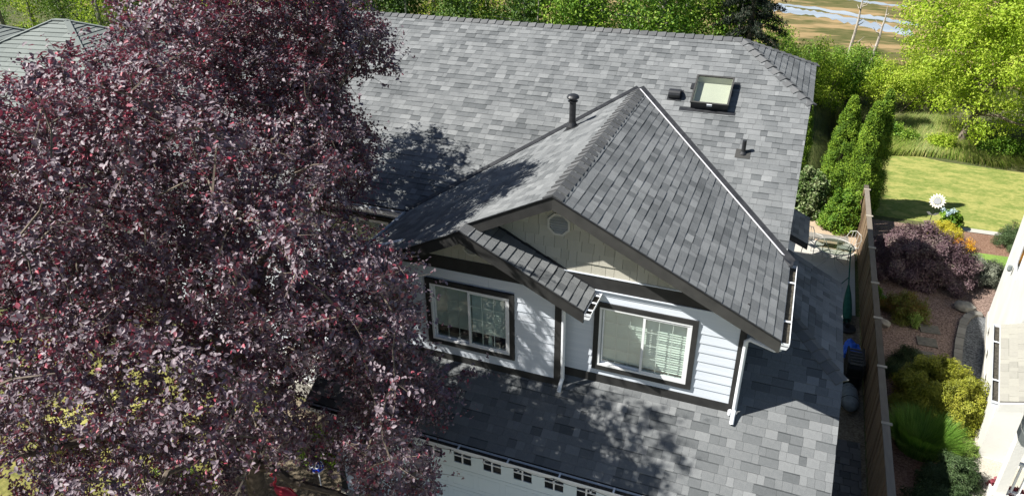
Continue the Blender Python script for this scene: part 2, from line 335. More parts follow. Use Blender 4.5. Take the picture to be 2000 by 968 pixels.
def piece_geo(mb, sl, pc):
    c, v0, e, h, t = pc[:5]; n = len(c)
    top = [sl.xyz(q, .003+h*max(0, 1-(q[1]-v0)/(e+.03))) for q in c]; bot = [sl.xyz(q, 0) for q in c]
    mb.add(top+bot, [tuple(range(n))] + [(i, n+i, n+(i+1) % n, (i+1) % n) for i in range(n)], t)
    if t < .56 and BAND[0]:        # the printed dark band at the head of a recessed tab
        b = clip(clip(c, 0, -1, -(v0+e-.017)), 0, 1, v0+e-.001)
        if len(b) > 2: mb.add([sl.xyz(q, .0045+h*max(0, 1-(q[1]-v0)/(e+.03))) for q in b], [tuple(range(len(b)))], max(0, t-.30))

# ------------------------------------------------------------------ foliage (numpy)
def leaf_mesh(name, cen, rad, per, size, m_, parent=None, seed=0, upb=.5, outb=.5, rnd_n=.7, droop=0., aspect=.5, fold=.25, four=False, clump_tone=.25, tone_mu=.45, tone_sd=.22, shell=.45, flat=1.0, center=None, stuff=True, cvar=.3, spray=0, twigs=None, accent=0.):
    """small folded leaves scattered round clump centres"""
    g = np.random.default_rng(seed); cen = np.asarray(cen, float); K = len(cen)
    rad = np.full(K, rad) if np.isscalar(rad) else np.asarray(rad); per = int(per)
    idx = np.repeat(np.arange(K), per); N = len(idx)
    d = g.normal(size=(N, 3)); d /= np.linalg.norm(d, axis=1)[:, None]
    r = g.random(N)**shell
    off = d*(r*rad[idx])[:, None]; off[:, 2] *= flat
    pos = cen[idx]+off
    if spray:      # leaves strung along short twigs that radiate from each clump centre
        c1 = cen.mean(0) if center is None else np.asarray(center, float)
        od = cen-c1; od /= np.linalg.norm(od, axis=1)[:, None]+1e-9
        T = g.normal(size=(K, spray, 3))+od[:, None]*.8+np.array([0, 0, .25]); T /= np.linalg.norm(T, axis=2)[..., None]
        ln = rad[:, None]*g.uniform(.7, 1.5, (K, spray)); bend = g.normal(size=(K, spray, 3))*.35+np.array([0, 0, -.25])
        j = g.integers(spray, size=N); t_ = g.uniform(.12, 1.0, N)
        tw_ = T[idx, j]; pos = cen[idx]+(tw_*t_[:, None]+bend[idx, j]*(t_**2)[:, None])*ln[idx, j][:, None]+g.normal(size=(N, 3))*.028
        d = tw_
        if twigs is not None:
            mb = MB()
            for a_ in range(K):
                for b_ in range(0, spray, 3):
                    P_ = [cen[a_]+(T[a_, b_]*q+bend[a_, b_]*q*q)*ln[a_, b_] for q in (0, .5, .95)]
                    mb.tube(P_, [.007, .005, .002], 3, cap=False)
            mb.build("twigs", twigs, parent, kind='stuff')
    c0 = cen.mean(0) if center is None else np.asarray(center, float)
    outd = pos-c0; outd /= np.linalg.norm(outd, axis=1)[:, None]+1e-9
    nrm = outd*outb + d*.35 + np.array([0, 0, upb]) + g.normal(size=(K, 3))[idx]*cvar + g.normal(size=(N, 3))*rnd_n; nrm /= np.linalg.norm(nrm, axis=1)[:, None]
    t = g.normal(size=(N, 3)) + outd*.5 + np.array([0, 0, -droop]); t -= nrm*(t*nrm).sum(1)[:, None]; t /= np.linalg.norm(t, axis=1)[:, None]
    s = np.cross(nrm, t)
    L = size*g.uniform(.65, 1.3, N)[:, None]; W = L*aspect
    tone = tone_mu + (g.random(K)[idx]-.5)*2*clump_tone + g.normal(size=N)*tone_sd
    if accent: tone = np.where(g.random(N) < accent*(.3+1.9*g.random(K)[idx]**2), g.uniform(.85, 1, N), np.minimum(tone, .62))
    f = nrm*L*fold
    if four:
        vs = np.stack([pos-t*L*.5, pos-t*L*.12+s*W*.5+f*.6, pos+t*L*.25+s*W*.38+f*.6, pos+t*L*.5, pos+t*L*.25-s*W*.38+f*.6, pos-t*L*.12-s*W*.5+f*.6, ], 1)
        nv = 6; F = np.array([[0, 1, 2, 3], [0, 3, 4, 5]]); vs[:, 3] -= nrm*L*.12
    else:
        vs = np.stack([pos-t*L*.5, pos+s*W*.5+f*.6, pos+t*L*.5, pos-s*W*.5+f*.6], 1); nv = 4; F = np.array([[0, 1, 2], [0, 2, 3]])
    return raw_mesh(name, vs.reshape(-1, 3), (F[None]+(np.arange(N)*nv)[:, None, None]).reshape(-1, F.shape[1]), np.repeat(tone, len(F)), m_, parent, stuff)
def raw_mesh(name, V, Fc, tone, m_, parent=None, stuff=True):
    off = OFF.get(parent.name, Vector((0, 0, 0))) if parent is not None else Vector((0, 0, 0))
    V = V - np.array(off); k = Fc.shape[1]
    me = bpy.data.meshes.new(name); me.vertices.add(len(V)); me.vertices.foreach_set("co", V.astype(np.float32).ravel())
    me.loops.add(Fc.size); me.loops.foreach_set("vertex_index", Fc.astype(np.int32).ravel())
    me.polygons.add(len(Fc)); me.polygons.foreach_set("loop_start", np.arange(0, Fc.size, k, dtype=np.int32))
    me.polygons.foreach_set("loop_total", np.full(len(Fc), k, np.int32))
    me.materials.append(m_)
    a = me.attributes.new("tone", 'FLOAT', 'FACE'); a.data.foreach_set("value", np.clip(tone, 0, 1).astype(np.float32))
    me.update(calc_edges=True)
    o = link(name, me, parent)
    if stuff: o['kind'] = 'stuff'
    return o
def blades(name, base, length, width, m_, parent=None, seed=0, spread=.6, lean=None, tone_mu=.5, tone_sd=.25, segs=3, center=None, stuff=True):
    """curved grass blades; base (N,3)"""
    g = np.random.default_rng(seed); base = np.asarray(base, float); N = len(base)
    an = g.uniform(0, 2*np.pi, N); dirn = np.stack([np.cos(an), np.sin(an), np.zeros(N)], 1)
    if center is not None:
        o_ = base-np.asarray(center); o_[:, 2] = 0; dirn = dirn*.5+o_/(np.linalg.norm(o_, axis=1)[:, None]+.05)
        dirn /= np.linalg.norm(dirn, axis=1)[:, None]+1e-6
    L = length*g.uniform(.6, 1.25, N)[:, None]; b = g.uniform(.2, 1, N)[:, None]*spread
    sd = np.cross(dirn, [0, 0, 1.]); sd = sd*np.cos(g.uniform(-1, 1, N))[:, None]
    wd = width*g.uniform(.7, 1.3, N)[:, None]
    pts = []
    for i in range(segs+1):
        t = i/segs
        c = base + dirn*L*b*t*t + np.array([0, 0, 1.])*L*(t-.45*b*t*t)
        ww = wd*(1-t)**.7*.5+.0005
        pts += [c-sd*ww, c+sd*ww]
    V = np.stack(pts, 1).reshape(-1, 3); nv = 2*(segs+1)
    F = np.array([[2*i, 2*i+1, 2*i+3, 2*i+2] for i in range(segs)])
    tone = tone_mu+g.normal(size=N)*tone_sd
    return raw_mesh(name, V, (F[None]+(np.arange(N)*nv)[:, None, None]).reshape(-1, 4), np.repeat(tone, segs), m_, parent, stuff)
def sheet(name, pts, z_, m_, kind='structure', parent=None):
    o = MB().add([(x_, y_, z_) for x_, y_ in pts], [tuple(range(len(pts)))]).build(name, m_, parent)
    if parent is None: o['kind'] = kind
    return o

# ================================================================== THE HOUSE
G = -3.4
g_, m_, s_ = .4942, .5039, .5172
xr, zr, ov, xe, xl = -3.0308, 3.5706, .4093, .4936, -6.7568
xs, osm, xse = -4.4667, .6857, -2.3981
zs = zr-g_*(xr-xs)
ym, zm, xR, xh, zj = 7.0646, 4.4022, .4238, -1.174, 3.5836
ge, gx, gb, h1 = -1.5031, 1.6, 3.907, .8528
dV, w1 = .2163, 2.9113
my = lambda z_: ym-(zm-z_)/m_
mz = lambda y_: zm-m_*(ym-y_)
zR = lambda x_: zr-g_*abs(x_-xr)
house = thing("house", (-3, 2, G), "grey shingled two-storey house with white siding, black trim and a cross gable", "house")

def roof_part(name, polys3, sl, th=.05):
    mb = MB()
    for p in polys3: mb.prism([q-sl.n*(th+.002) for q in p], sl.n*th)
    return mb.build(name, M['deck'], house)
rest = MB()
def field(sl, polys3, seed, **k):
    pcs = shingle_pieces(sl, [[sl.uv(q) for q in p] for p in polys3], seed=seed, **k)
    return pcs
V3 = lambda x_, y_, z_: Vector((x_, y_, z_))

# main front slope
slM = Slope((0, 0, mz(0)), (1, 0, 0), (0, 1, m_))
MX0 = -14.6
yeM = 1.74
pm = [V3(MX0, yeM, mz(yeM)), V3(xR, yeM, mz(yeM)), V3(xR, my(zj), zj), V3(xh, ym, zm), V3(MX0, ym, zm)]
roof_main = roof_part("main_roof", [pm], slM)
# keep shingles off the part buried under the cross gable: two convex halves split at the gable ridge
k1 = [V3(MX0, yeM, mz(yeM)), V3(xl+.02, yeM, mz(yeM)), V3(xr, my(zr)-.05, zr-.02), V3(xr, ym, zm), V3(MX0, ym, zm)]
k2 = [V3(xR, yeM+.12, mz(yeM+.12)), V3(xR, my(zj), zj), V3(xh, ym, zm), V3(xr, ym, zm), V3(xr, my(zr)-.05, zr-.02)]
for pc in field(slM, [k1], 11): piece_geo(rest, slM, pc)
for pc in field(slM, [k2], 12): piece_geo(rest, slM, pc)
# main back slope, seen only as an edge
slB = Slope((0, 2*ym, mz(0)), (-1, 0, 0), (0, -1, m_))
yb = 9.9
zb_ = zm-m_*(yb-ym)
pb = [V3(MX0, ym, zm), V3(xh, ym, zm), V3(xR, 2*ym-my(zj), zj), V3(xR, yb, zb_), V3(MX0, yb, zb_)]
roof_back = roof_part("back_roof", [pb], slB)
for i in range(13):
    z0_ = zb_+i*.11
    a = slB.uv((MX0, yb-(z0_-zb_)/m_, z0_))
    c = clip_convex([(slB.uv((xR, 0, 0))[0]-.5, a[1]), (a[0]+.2, a[1]), (a[0]+.2, a[1]+.25), (slB.uv((xR, 0, 0))[0]-.5, a[1]+.25)], ccw([slB.uv(q) for q in pb]))
    if len(c) > 2: piece_geo(rest, slB, (c, a[1], .24, .01, .45))
# clipped-gable slope at the right end
jy0, jy1 = my(zj), 2*ym-my(zj)
slJ = Slope((xR, jy0, zj), (0, 1, 0), (-(xR-xh), 0, zm-zj))
pj = [V3(xR+.03, jy0, zj-.015), V3(xR+.03, jy1, zj-.015), V3(xh, ym, zm)]
roof_hip = roof_part("hip_end_roof", [pj], slJ)
for pc in field(slJ, [pj], 13, hmin=.010, hmax=.016): piece_geo(rest, slJ, pc)
# cross gable
slL = Slope((xr, 0, zr), (0, -1, 0), (1, 0, g_))
slR = Slope((xr, 0, zr), (0, 1, 0), (-1, 0, g_))
yL = my(zR(xl)); yR = my(zR(xe))
pL1 = [V3(xl, -osm, zR(xl)), V3(xs, -osm, zs), V3(xs, my(zs), zs), V3(xl, yL, zR(xl))]
pL2 = [V3(xs, -ov, zs), V3(xr, -ov, zr), V3(xr, my(zr), zr), V3(xs, my(zs), zs)]
pLs = [V3(xl, -osm, zR(xl)), V3(xs, -osm, zs), V3(xr, -osm, zr), V3(xr, my(zr), zr), V3(xl, yL, zR(xl))]
roof_L = roof_part("gable_roof_left_slope".replace("_left_slope", ""), [pL1, pL2], slL)
for pc in field(slL, [pL1, pL2], 14, hmin=.003, hmax=.007, tones=(.45, .8)): piece_geo(rest, slL, pc)
pR = [V3(xe, -ov, zR(xe)), V3(xe, yR, zR(xe)), V3(xr, my(zr), zr), V3(xr, -ov, zr)]
roof_R = roof_part("gable_roof", [pR], slR)
for pc in field(slR, [pR], 15, hmin=.006, hmax=.014): piece_geo(rest, slR, pc)
# small gable, right slope
slS = Slope((xs, 0, zs), (0, 1, 0), (-1, 0, g_))
zS = lambda x_: zs-g_*(x_-xs)
pS = [V3(xse, -osm, zS(xse)), V3(xse, -.03, zS(xse)), V3(xs, .30, zs), V3(xs, -osm, zs)]
roof_S = roof_part("small_gable_roof", [pS], slS)
for pc in field(slS, [pS], 16, hmin=.012, hmax=.02, wmin=.16, wmax=.3): piece_geo(rest, slS, pc)
# garage roof, front slope and side slope
slG = Slope((0, 0, 0), (1, 0, 0), (0, 1, s_))
gz = lambda y_: s_*y_
zg1 = gz(h1); sj = .5122
yh0 = h1+(1.6)*sj/s_
GX0 = -7.4
pG = [V3(GX0, ge, gz(ge)), V3(gx, ge, gz(ge)), V3(gx, h1, zg1), V3(.0, yh0, gz(yh0)), V3(-.2, yh0, gz(yh0)), V3(GX0, .0, 0)]
roof_G = roof_part("garage_roof", [pG], slG)
slD = Slope((gx, 0, zg1), (0, 1, 0), (-1, 0, sj))
pD = [V3(gx, h1, zg1), V3(gx, gb, zg1), V3(0, gb, zg1+gx*sj), V3(0, yh0, zg1+gx*sj)]
roof_D = roof_part("side_roof", [pD], slD)
for pc in field(slD, [pD], 18): piece_geo(rest, slD, pc)

QW = [.11, .15, .19, .24, .29, .34]
EG = .154
gp = field(slG, [pG], 17, quant=QW, e=EG)
def vis(pc):
    c = slG.xyz((sum(q[0] for q in pc[0])/len(pc[0]), sum(q[1] for q in pc[0])/len(pc[0])))
    d = c-CAMLOC; z_ = d.dot(FW); u = 1000+1424.7*d.dot(RT)/z_; v = 484-1424.7*d.dot(UP)/z_
    return 850 < u < 1990 and -10 < v < 985 and not (c.y > .0 and c.x < 0), pc[7]/z_
full = [(pc, vis(pc)) for pc in gp]
cand = sorted([(v[1], i) for i, (pc, v) in enumerate(full) if pc[5] and v[0]], reverse=True)[:298]
chosen = {i for _, i in cand}
proto = {}
B3 = Matrix((slG.u, slG.v, slG.n)).transposed().to_4x4()
for i, (pc, v) in enumerate(full):
    if i not in chosen: piece_geo(rest, slG, pc); continue
    wd = pc[7]; key = (wd, round(pc[4]*8), round(pc[3]*400))
    if key not in proto:
        lo = Slope((0, 0, 0), (1, 0, 0), (0, 1, 0)); mb = MB()
        piece_geo(mb, lo, ([(0.0015, 0), (wd-.0015, 0), (wd-.0015, EG+.012), (0.0015, EG+.012)], 0, EG, key[2]/400, key[1]/8))
        proto[key] = new_mesh("shingle", mb.v, mb.f, M['shingle'], mb.t)
    o = link("shingle", proto[key], roof_G); off = OFF[house.name]
    o.matrix_basis = Matrix.Translation(slG.xyz((pc[6], pc[1]))-off) @ B3
rest.build("shingle_field", M['shingle'], house, kind='stuff')

# ridge and hip caps
def caps(a, b, nA, nB, parent, wid=.135, e=.205, seed=3, h=.022, jit=.003):
    """a = low (or near) end, b = high end; nA, nB the two slope normals"""
    a = Vector(a); b = Vector(b); d = (b-a).normalized(); L_ = (b-a).length; rnd = random.Random(seed)
    sides = []
    for n_, sg in ((nA, 1), (nB, -1)):
        q = d.cross(n_).normalized()
        if q.z > 0: q = -q
        sides.append(q)
    up = (nA+nB).normalized()
    meshes = []
    for t in (.3, .5, .75):
        mb = MB()
        l0, l1 = -.004, e+.02
        top = [sides[0]*wid+nA*(.006+h), up*(.012+h), sides[1]*wid+nB*(.006+h)]
        hi = [sides[0]*wid+nA*.004+d*l1, up*.010+d*l1, sides[1]*wid+nB*.004+d*l1]
        lo = [sides[0]*(wid+.001), up*(-.002), sides[1]*(wid+.001)]
        vs = top+hi+lo
        mb.add(vs, [(0, 1, 4, 3), (1, 2, 5, 4), (0, 6, 7, 1), (1, 7, 8, 2), (0, 3, 6), (2, 8, 5)], t)
        meshes.append(new_mesh("ridge_cap", mb.v, mb.f, M['cap'], mb.t))
    off = OFF[house.name]; n = int(L_/e)
    for i in range(n):
        o = link("ridge_cap", rnd.choice(meshes), parent)
        sd = (sides[0]-sides[1]).normalized()
        o.location = a+d*(i*L_/n)+sd*rnd.uniform(-jit, jit)-off
caps((xh, ym, zm), (MX0+2.2, ym, zm), slM.n, slB.n, roof_main, seed=1)
caps((xR+.03, jy0, zj-.01), (xh, ym, zm), slM.n, slJ.n, roof_hip, wid=.13, seed=2)
caps((xR+.03, jy1, zj-.01), (xh, ym, zm), slB.n, slJ.n, roof_hip, wid=.12, seed=3)
caps((xr, -ov, zr), (xr, my(zr)+.03, zr), slL.n, slR.n, roof_R, wid=.17, seed=4, h=.022)
caps((gx, h1-.02, zg1), (0.02, yh0, gz(yh0)), slG.n, slD.n, roof_G, wid=.14, seed=5)
caps((gx-.02, gb-.05, zg1), (.02, gb-.05, zg1+gx*sj), slD.n, Vector((0, .8, .6)), roof_D, wid=.22, seed=6, h=.006)
# flat starter strip at the small gable ridge
mb = MB(); mb.prism([V3(xs-.16, -osm-.01, zs-.16*g_+.02), V3(xs, -osm-.01, zs+.022), V3(xs+.16, -osm-.01, zs-.16*g_+.02), V3(xs, -osm-.01, zs-.0)], (0, .30, 0), .6)
mb.build("ridge_cap", M['cap'], roof_S)

# valleys: a black metal strip and, on the right, a bright bent edge
def strip(name, a, b, side, n_, wd, th, m__, lift=.0, parent=None):
    a = Vector(a)+Vector(n_)*lift; b = Vector(b)+Vector(n_)*lift; sd = Vector(side).normalized()*wd
    mb = MB(); mb.prism([a, b, b+sd, a+sd], Vector(n_)*th); return mb.build(name, m__, parent or house)
vR0, vR1 = V3(xe, yR, zR(xe)), V3(xr, my(zr), zr)
dv = (vR1-vR0).normalized()
sideR = dv.cross(slR.n).normalized(); sideR = -sideR if sideR.dot(V3(0, -1, 0)) < 0 else sideR
sideM = dv.cross(slM.n).normalized(); sideM = -sideM if sideM.dot(V3(0, 1, 0)) < 0 else sideM
strip("valley_flashing", vR0, vR1, sideM, slM.n, .115, .004, M['metal_black'], .020, roof_R)
sideW = dv.cross(slR.n).normalized(); sideW = -sideW if sideW.dot(V3(-.5, -1, 0)) < 0 else sideW
strip("valley_edge", vR0, vR1-dv*.05, sideW, slR.n, .034, .006, M['flash_white'], .026, roof_R)
vL0, vL1 = V3(xl, yL, zR(xl)), V3(xr, my(zr), zr)
dl = (vL1-vL0).normalized()
sideM2 = dl.cross(slM.n).normalized(); sideM2 = -sideM2 if sideM2.dot(V3(0, 1, 0)) < 0 else sideM2
strip("valley_flashing", vL0, vL1, sideM2, slM.n, .085, .004, M['metal_black'], .020, roof_L)
# tar patch and cricket at the foot of the right valley
mb = MB(); mb.prism([V3(xR-.14, yR-.22, mz(yR-.22)+.03), V3(xe+.05, yR-.14, zR(xe)+.03), V3(xe+.05, yR+.02, zR(xe)+.045), V3(xR-.2, yR+.16, mz(yR+.16)+.03)], (0, 0, .02)); mb.build("valley_patch", M['metal_black'], roof_R)
mb = MB()
a, b = V3(xs+.32, -.004, zS(xs+.32)), V3(xse-.02, -.004, zS(xse-.02))
mb.prism([a, b, b+V3(0, 0, .05), a+V3(0, 0, .05)], (0, -.034, 0)); mb.build("wall_flashing", M['metal_black'], roof_S)

# rake boards and fascias
def rake(a, b, drop, th=.035, m__=None, parent=None, name="rake_board", out=V3(0, -1, 0)):
    a = Vector(a); b = Vector(b); mb = MB(); dz = V3(0, 0, -drop); o = out*th
    mb.prism([a, b, b+dz, a+dz], o); return mb.build(name, m__ or M['fascia'], parent or house)
T = .052
def low(p, k=T): return Vector(p)-V3(0, 0, k*1.1)
rake((xr, -ov+.034, zr-.022), (xe, -ov+.034, zR(xe)-.022), .20, .04, M['fascia'], roof_R)
rake((xr, -ov+.034, zr-.022), (xs+.05, -ov+.034, zR(xs+.05)-.022), .20, .04, M['black'], roof_R)  # left and small-gable rakes: same paint, shade put in by the darker colour
rake((xs, -osm+.034, zs-.022), (xse, -osm+.034, zS(xse)-.022), .20, .04, M['black'], roof_S)
rake((xs, -osm+.034, zs-.022), (xl, -osm+.034, zR(xl)-.022), .20, .04, M['black'], roof_S)
rake((gx-.034, ge, gz(ge)-.022), (gx-.034, h1, zg1-.022), .16, .03, M['fascia'], roof_G, out=V3(1, 0, 0))
rake((gx-.034, h1, zg1-.022), (gx-.034, gb, zg1-.022), .16, .03, M['fascia'], roof_D, out=V3(1, 0, 0))
rake((0, gb-.03, zg1+gx*sj-.022), (gx, gb-.03, zg1-.022), .16, .03, M['fascia'], roof_D, out=V3(0, 1, 0))
rake((xR-.034, yeM, mz(yeM)-.03), (xR-.034, jy0, zj-.03), .2, .03, M['fascia'], roof_main, out=V3(1, 0, 0))
rake((xR-.0, jy0, zj-.03), (xR-.0, jy1, zj-.03), .12, .03, M['fascia'], roof_hip, out=V3(1, 0, 0))
# metal drip edges along the open rakes (thin dark lines)
def drip(a, b, parent):
    a = Vector(a); b = Vector(b); mb = MB(); mb.bar(a, b, .022, .012); mb.build("drip_edge", M['metal_black'], parent)
drip((xr, -ov-.012, zr+.0), (xe, -ov-.012, zR(xe)+.0), roof_R)
drip((xr, -ov-.012, zr+.0), (xs, -ov-.012, zs), roof_L)
drip((xs, -osm-.012, zs), (xse, -osm-.012, zS(xse)), roof_S)
drip((xs, -osm-.012, zs), (xl, -osm-.012, zR(xl)), roof_S)
# dark step where the cross-gable left rake stands above the small gable roof
# soffits
mb = MB()
mb.prism([V3(xe, -ov+.03, zR(xe)-.09), V3(xe, .0, zR(xe)-.09), V3(xr, .0, zr-.09), V3(xr, -ov+.03, zr-.09)], (0, 0, -.02))
mb.prism([V3(xs, -ov+.03, zs-.09), V3(xs, .0, zs-.09), V3(xr, .0, zr-.09), V3(xr, -ov+.03, zr-.09)], (0, 0, -.02))
mb.prism([V3(xs, -osm+.03, zs-.09), V3(xs, -dV, zs-.09), V3(xse, -dV, zS(xse)-.09), V3(xse, -osm+.03, zS(xse)-.09)], (0, 0, -.02))
mb.prism([V3(xs, -osm+.03, zs-.09), V3(xs, -dV, zs-.09), V3(xl, -dV, zR(xl)-.09), V3(xl, -osm+.03, zR(xl)-.09)], (0, 0, -.02))
mb.prism([V3(xl, -osm+.03, zR(xl)-.09), V3(xl+.4, -osm+.03, zR(xl)-.09), V3(xl+.4, yeM+.3, zR(xl)-.09), V3(xl, yeM+.3, zR(xl)-.09)], (0, 0, -.02))
mb.build("soffit", M['beige'], house)

# ---------------------------------------------------------------- walls
def wallrects(x0, x1, z0, z1, holes):
    """rectangles of a wall with rectangular holes (non-overlapping in x)"""
    out = []; xc = x0
    for a, b, c, d in sorted(holes):
        if a > xc: out.append((xc, a, z0, z1))
        out.append((a, b, z0, c)); out.append((a, b, d, z1)); xc = b
    out.append((xc, x1, z0, z1))
    return [r for r in out if r[1]-r[0] > .002 and r[3]-r[2] > .002]
WINS = {'r': (-1.5497, .9538), 'l': (-4.5661, .8956)}
WW, WH, TR = 1.50, 1.179, .085
def hole(c): return (c[0]-WW/2+.01, c[0]+WW/2-.01, c[1]-WH/2+.01, c[1]+WH/2-.01)
wallW = MB()
for r in wallrects(-w1, 0, -.3, 2.0, [hole(WINS['r'])]): wallW.box((r[0], .012, r[2]), (r[1], .12, r[3]))
wallW.prism([V3(-w1-1.7, .012, 2.0), V3(0.0, .012, 2.0), V3(0, .012, zR(0)-.12), V3(xr, .012, zr-.12), V3(-w1-1.7, .012, zR(-w1-1.7)-.12)], (0, .1, 0))
wallW.box((-.12, .13, -.8), (0, 5.5, 1.9))
wall_R = wallW.build("front_wall", M['siding'], house)
wallV = MB()
XL = -6.32
for r in wallrects(XL, -w1, -.5, 2.0, [hole(WINS['l'])]): wallV.box((r[0], -dV+.012, r[2]), (r[1], -dV+.11, r[3]))
wallV.prism([V3(XL, -dV+.012, 2.0), V3(xse-.5, -dV+.012, 2.0), V3(xs, -dV+.012, zs-.13)], (0, .1, 0))
wallV.box((XL, -dV+.12, -.9), (XL+.1, 2.6, 1.75))
wallV.box((-w1-.10, -dV+.115, -.5), (-w1-.002, .012, 2.0))
wall_V = wallV.build("bay_wall", M['siding'], house)
def boards(parent, x0, x1, y_, z0, z1, cut, e=.178, seed=1):
    r = random.Random(seed); z_ = z0
    while z_ < z1-.01:
        t = min(z_+e, z1); segs = []
        a, b, c, d = cut
        if t > c and z_ < d: segs = [(x0, a), (b, x1)] if z_ >= c-.06 and t <= d+.06 else [(x0, a), (b, x1), (a, b)]
        else:
            xj = x0+(x1-x0)*r.uniform(.25, .75); segs = [(x0, xj-.0015), (xj+.0015, x1)] if r.random() < .6 else [(x0, x1)]
        for sx0, sx1 in segs:
            if sx1-sx0 < .03: continue
            zz0, zz1 = z_, t
            if (sx0, sx1) == (a, b):
                if z_ < c: zz1 = c
                else: zz0 = d
                if zz1-zz0 < .02: continue
            mb = MB(); u = .006
            fr = [V3(sx0, y_-.018, zz0), V3(sx1, y_-.018, zz0), V3(sx1, y_-u, zz1-.001), V3(sx0, y_-u, zz1-.001)]
            bk = [V3(q.x, y_+.011, q.z) for q in fr]
            mb.add(fr+bk, [(0, 1, 2, 3), (0, 4, 5, 1), (1, 5, 6, 2), (3, 2, 6, 7), (0, 3, 7, 4)], .5)
            mb.build("siding_board", M['siding'], parent)
        z_ = t
cR = WINS['r']; cL = WINS['l']
cutR = (cR[0]-WW/2-TR, cR[0]+WW/2+TR, cR[1]-WH/2-TR, cR[1]+WH/2+TR)
cutL = (cL[0]-WW/2-TR, cL[0]+WW/2+TR, cL[1]-WH/2-TR, cL[1]+WH/2+TR)
boards(wall_R, -w1+.005, -.085, 0, .16, 1.86, cutR)
boards(wall_V, XL+.09, -w1-.095, -dV, .02, 1.82, cutL)
def board(parent, a, b, name="trim_board", m__=None):
    mb = MB(); mb.box(a, b); return mb.build(name, m__ or M['black'], parent)
# black bands, corners and base trim
board(wall_R, (-w1+.004, -.030, -.05), (.0, -.001, .158))
board(wall_R, (-.083, -.032, .160), (.022, -.001, 1.87))
board(wall_R, (-w1-1.2, -.034, 1.862), (-.02, -.001, 2.105))
mb = MB(); mb.prism([V3(-.02, -.032, 1.862), V3(.03, -.032, 1.862), V3(-.02, -.032, 1.90)], (0, .03, 0)); mb.build("trim_board", M['black'], wall_R)
board(wall_R, (-w1-1.2, -.044, 2.107), (-.34, -.001, 2.122), "drip_cap", M['siding'])
board(wall_R, (-w1-.8, -.050, 1.845), (-.10, -.001, 1.860), "drip_cap", M['siding'])
board(wall_V, (XL, -dV-.030, -.17), (-w1, -dV-.001, .018))
board(wall_V, (-w1-.092, -dV-.032, .02), (-w1+.0, -dV-.001, 1.60))
board(wall_V, (-w1+.001, -dV-.032, -.12), (-w1+.022, -.001, 1.84))
board(wall_V, (XL-.02, -dV-.032, .02), (XL+.088, -dV-.001, 1.7))
mb = MB(); z0_, z1_ = 1.822, 2.075
mb.prism([V3(xs-(zs-.13-z0_)/g_, -dV-.034, z0_), V3(xs+(zs-.13-z0_)/g_, -dV-.034, z0_), V3(xs+(zs-.13-z1_)/g_, -dV-.034, z1_), V3(xs-(zs-.13-z1_)/g_, -dV-.034, z1_)], (0, .033, 0))
mb.build("trim_board", M['black'], wall_V)
# pale frieze under the big rakes
for sgn in (1, -1):
    a = V3(xr, -.05, zr-.13); b = V3(xr+sgn*2.9, -.05, zr-.13-g_*2.9); mb = MB()
    if sgn < 0: b = V3(xr-1.75, -.05, zr-.13-g_*1.75)
    mb.prism([a, b, b-V3(0, 0, .10), a-V3(0, 0, .10)], (0, .045, 0)); mb.build("frieze_board", M['beige'], wall_R)
# shakes in the two gable triangles
def shakes(parent, apex, base_z, y_, e=.185, seed=2, half=None):
    r = random.Random(seed); z_ = base_z
    while z_ < apex[1]:
        hw = (apex[1]-z_)/g_; x_ = apex[0]-hw-r.random()*.2
        while x_ < apex[0]+hw:
            wd = r.uniform(.11, .27); poly = [(x_+.0025, z_-r.uniform(0, .006)), (x_+wd-.0025, z_-r.uniform(0, .006)), (x_+wd-.0025, z_+e), (x_+.0025, z_+e)]
            tri = ccw([(apex[0]-(apex[1]-base_z)/g_, base_z-.001), (apex[0]+(apex[1]-base_z)/g_, base_z-.001), apex])
            c = clip_convex(poly, tri)
            if len(c) > 2 and area(c) > .0015:
                mb = MB(); n = len(c)
                fr = [V3(q[0], y_-.026+.020*max(0, min(1, (q[1]-z_)/e)), q[1]) for q in c]; bk = [V3(q[0], y_+.011, q[1]) for q in c]
                mb.add(fr+bk, [tuple(range(n))]+[(i, n+i, n+(i+1) % n, (i+1) % n) for i in range(n)], r.uniform(.2, .8))
                mb.build("shake", M['shake'], parent)
            x_ += wd
        z_ += e
shakes(wall_R, (xr, zr-.16), 2.123, 0, seed=4)
shakes(wall_V, (xs, zs-.16), 2.076, -dV, seed=5)

def octagon_vent(parent, cx, y_, cz, r):
    mb = MB(); n = 8
    P = lambda rr, yy: [V3(cx+rr*math.cos(R_(22.5+45*k)), yy, cz+rr*math.sin(R_(22.5+45*k))) for k in range(8)]
    o1, i1, o0, i0 = P(r, y_-.05), P(r*.80, y_-.05), P(r, y_), P(r*.80, y_-.005)
    for k in range(8):
        q = (k+1) % 8
        mb.add([o1[k], o1[q], i1[q], i1[k], o0[k], o0[q], i0[q], i0[k]], [(0, 1, 2, 3)[::-1], (0, 4, 5, 1), (3, 2, 6, 7)], .5)
    fr = mb.build("gable_vent", M['beige'], parent)
    mb = MB(); nl = 7
    for k in range(nl):
        zc = cz+(k-(nl-1)/2)*r*1.55/nl; hw = min(r*.79, r*.79*1.0 if abs(zc-cz) < r*.32 else r*.79-(abs(zc-cz)-r*.32)*.95)
        mb.prism([V3(cx-hw, y_-.042, zc-.010), V3(cx+hw, y_-.042, zc-.010), V3(cx+hw, y_-.012, zc+.010), V3(cx-hw, y_-.012, zc+.010)], (0, .003, .006))
    mb.build("louvre", M['beige'], parent)
    mb = MB(); mb.add([V3(q.x, y_-.003, q.z) for q in P(r*.82, 0)], [tuple(range(8))[::-1]]); mb.build("vent_mesh", M['pane_dark'], parent)
octagon_vent(wall_R, xr, -.012, 2.925, .205)
octagon_vent(wall_V, xs, -dV-.012, 2.36, .17)

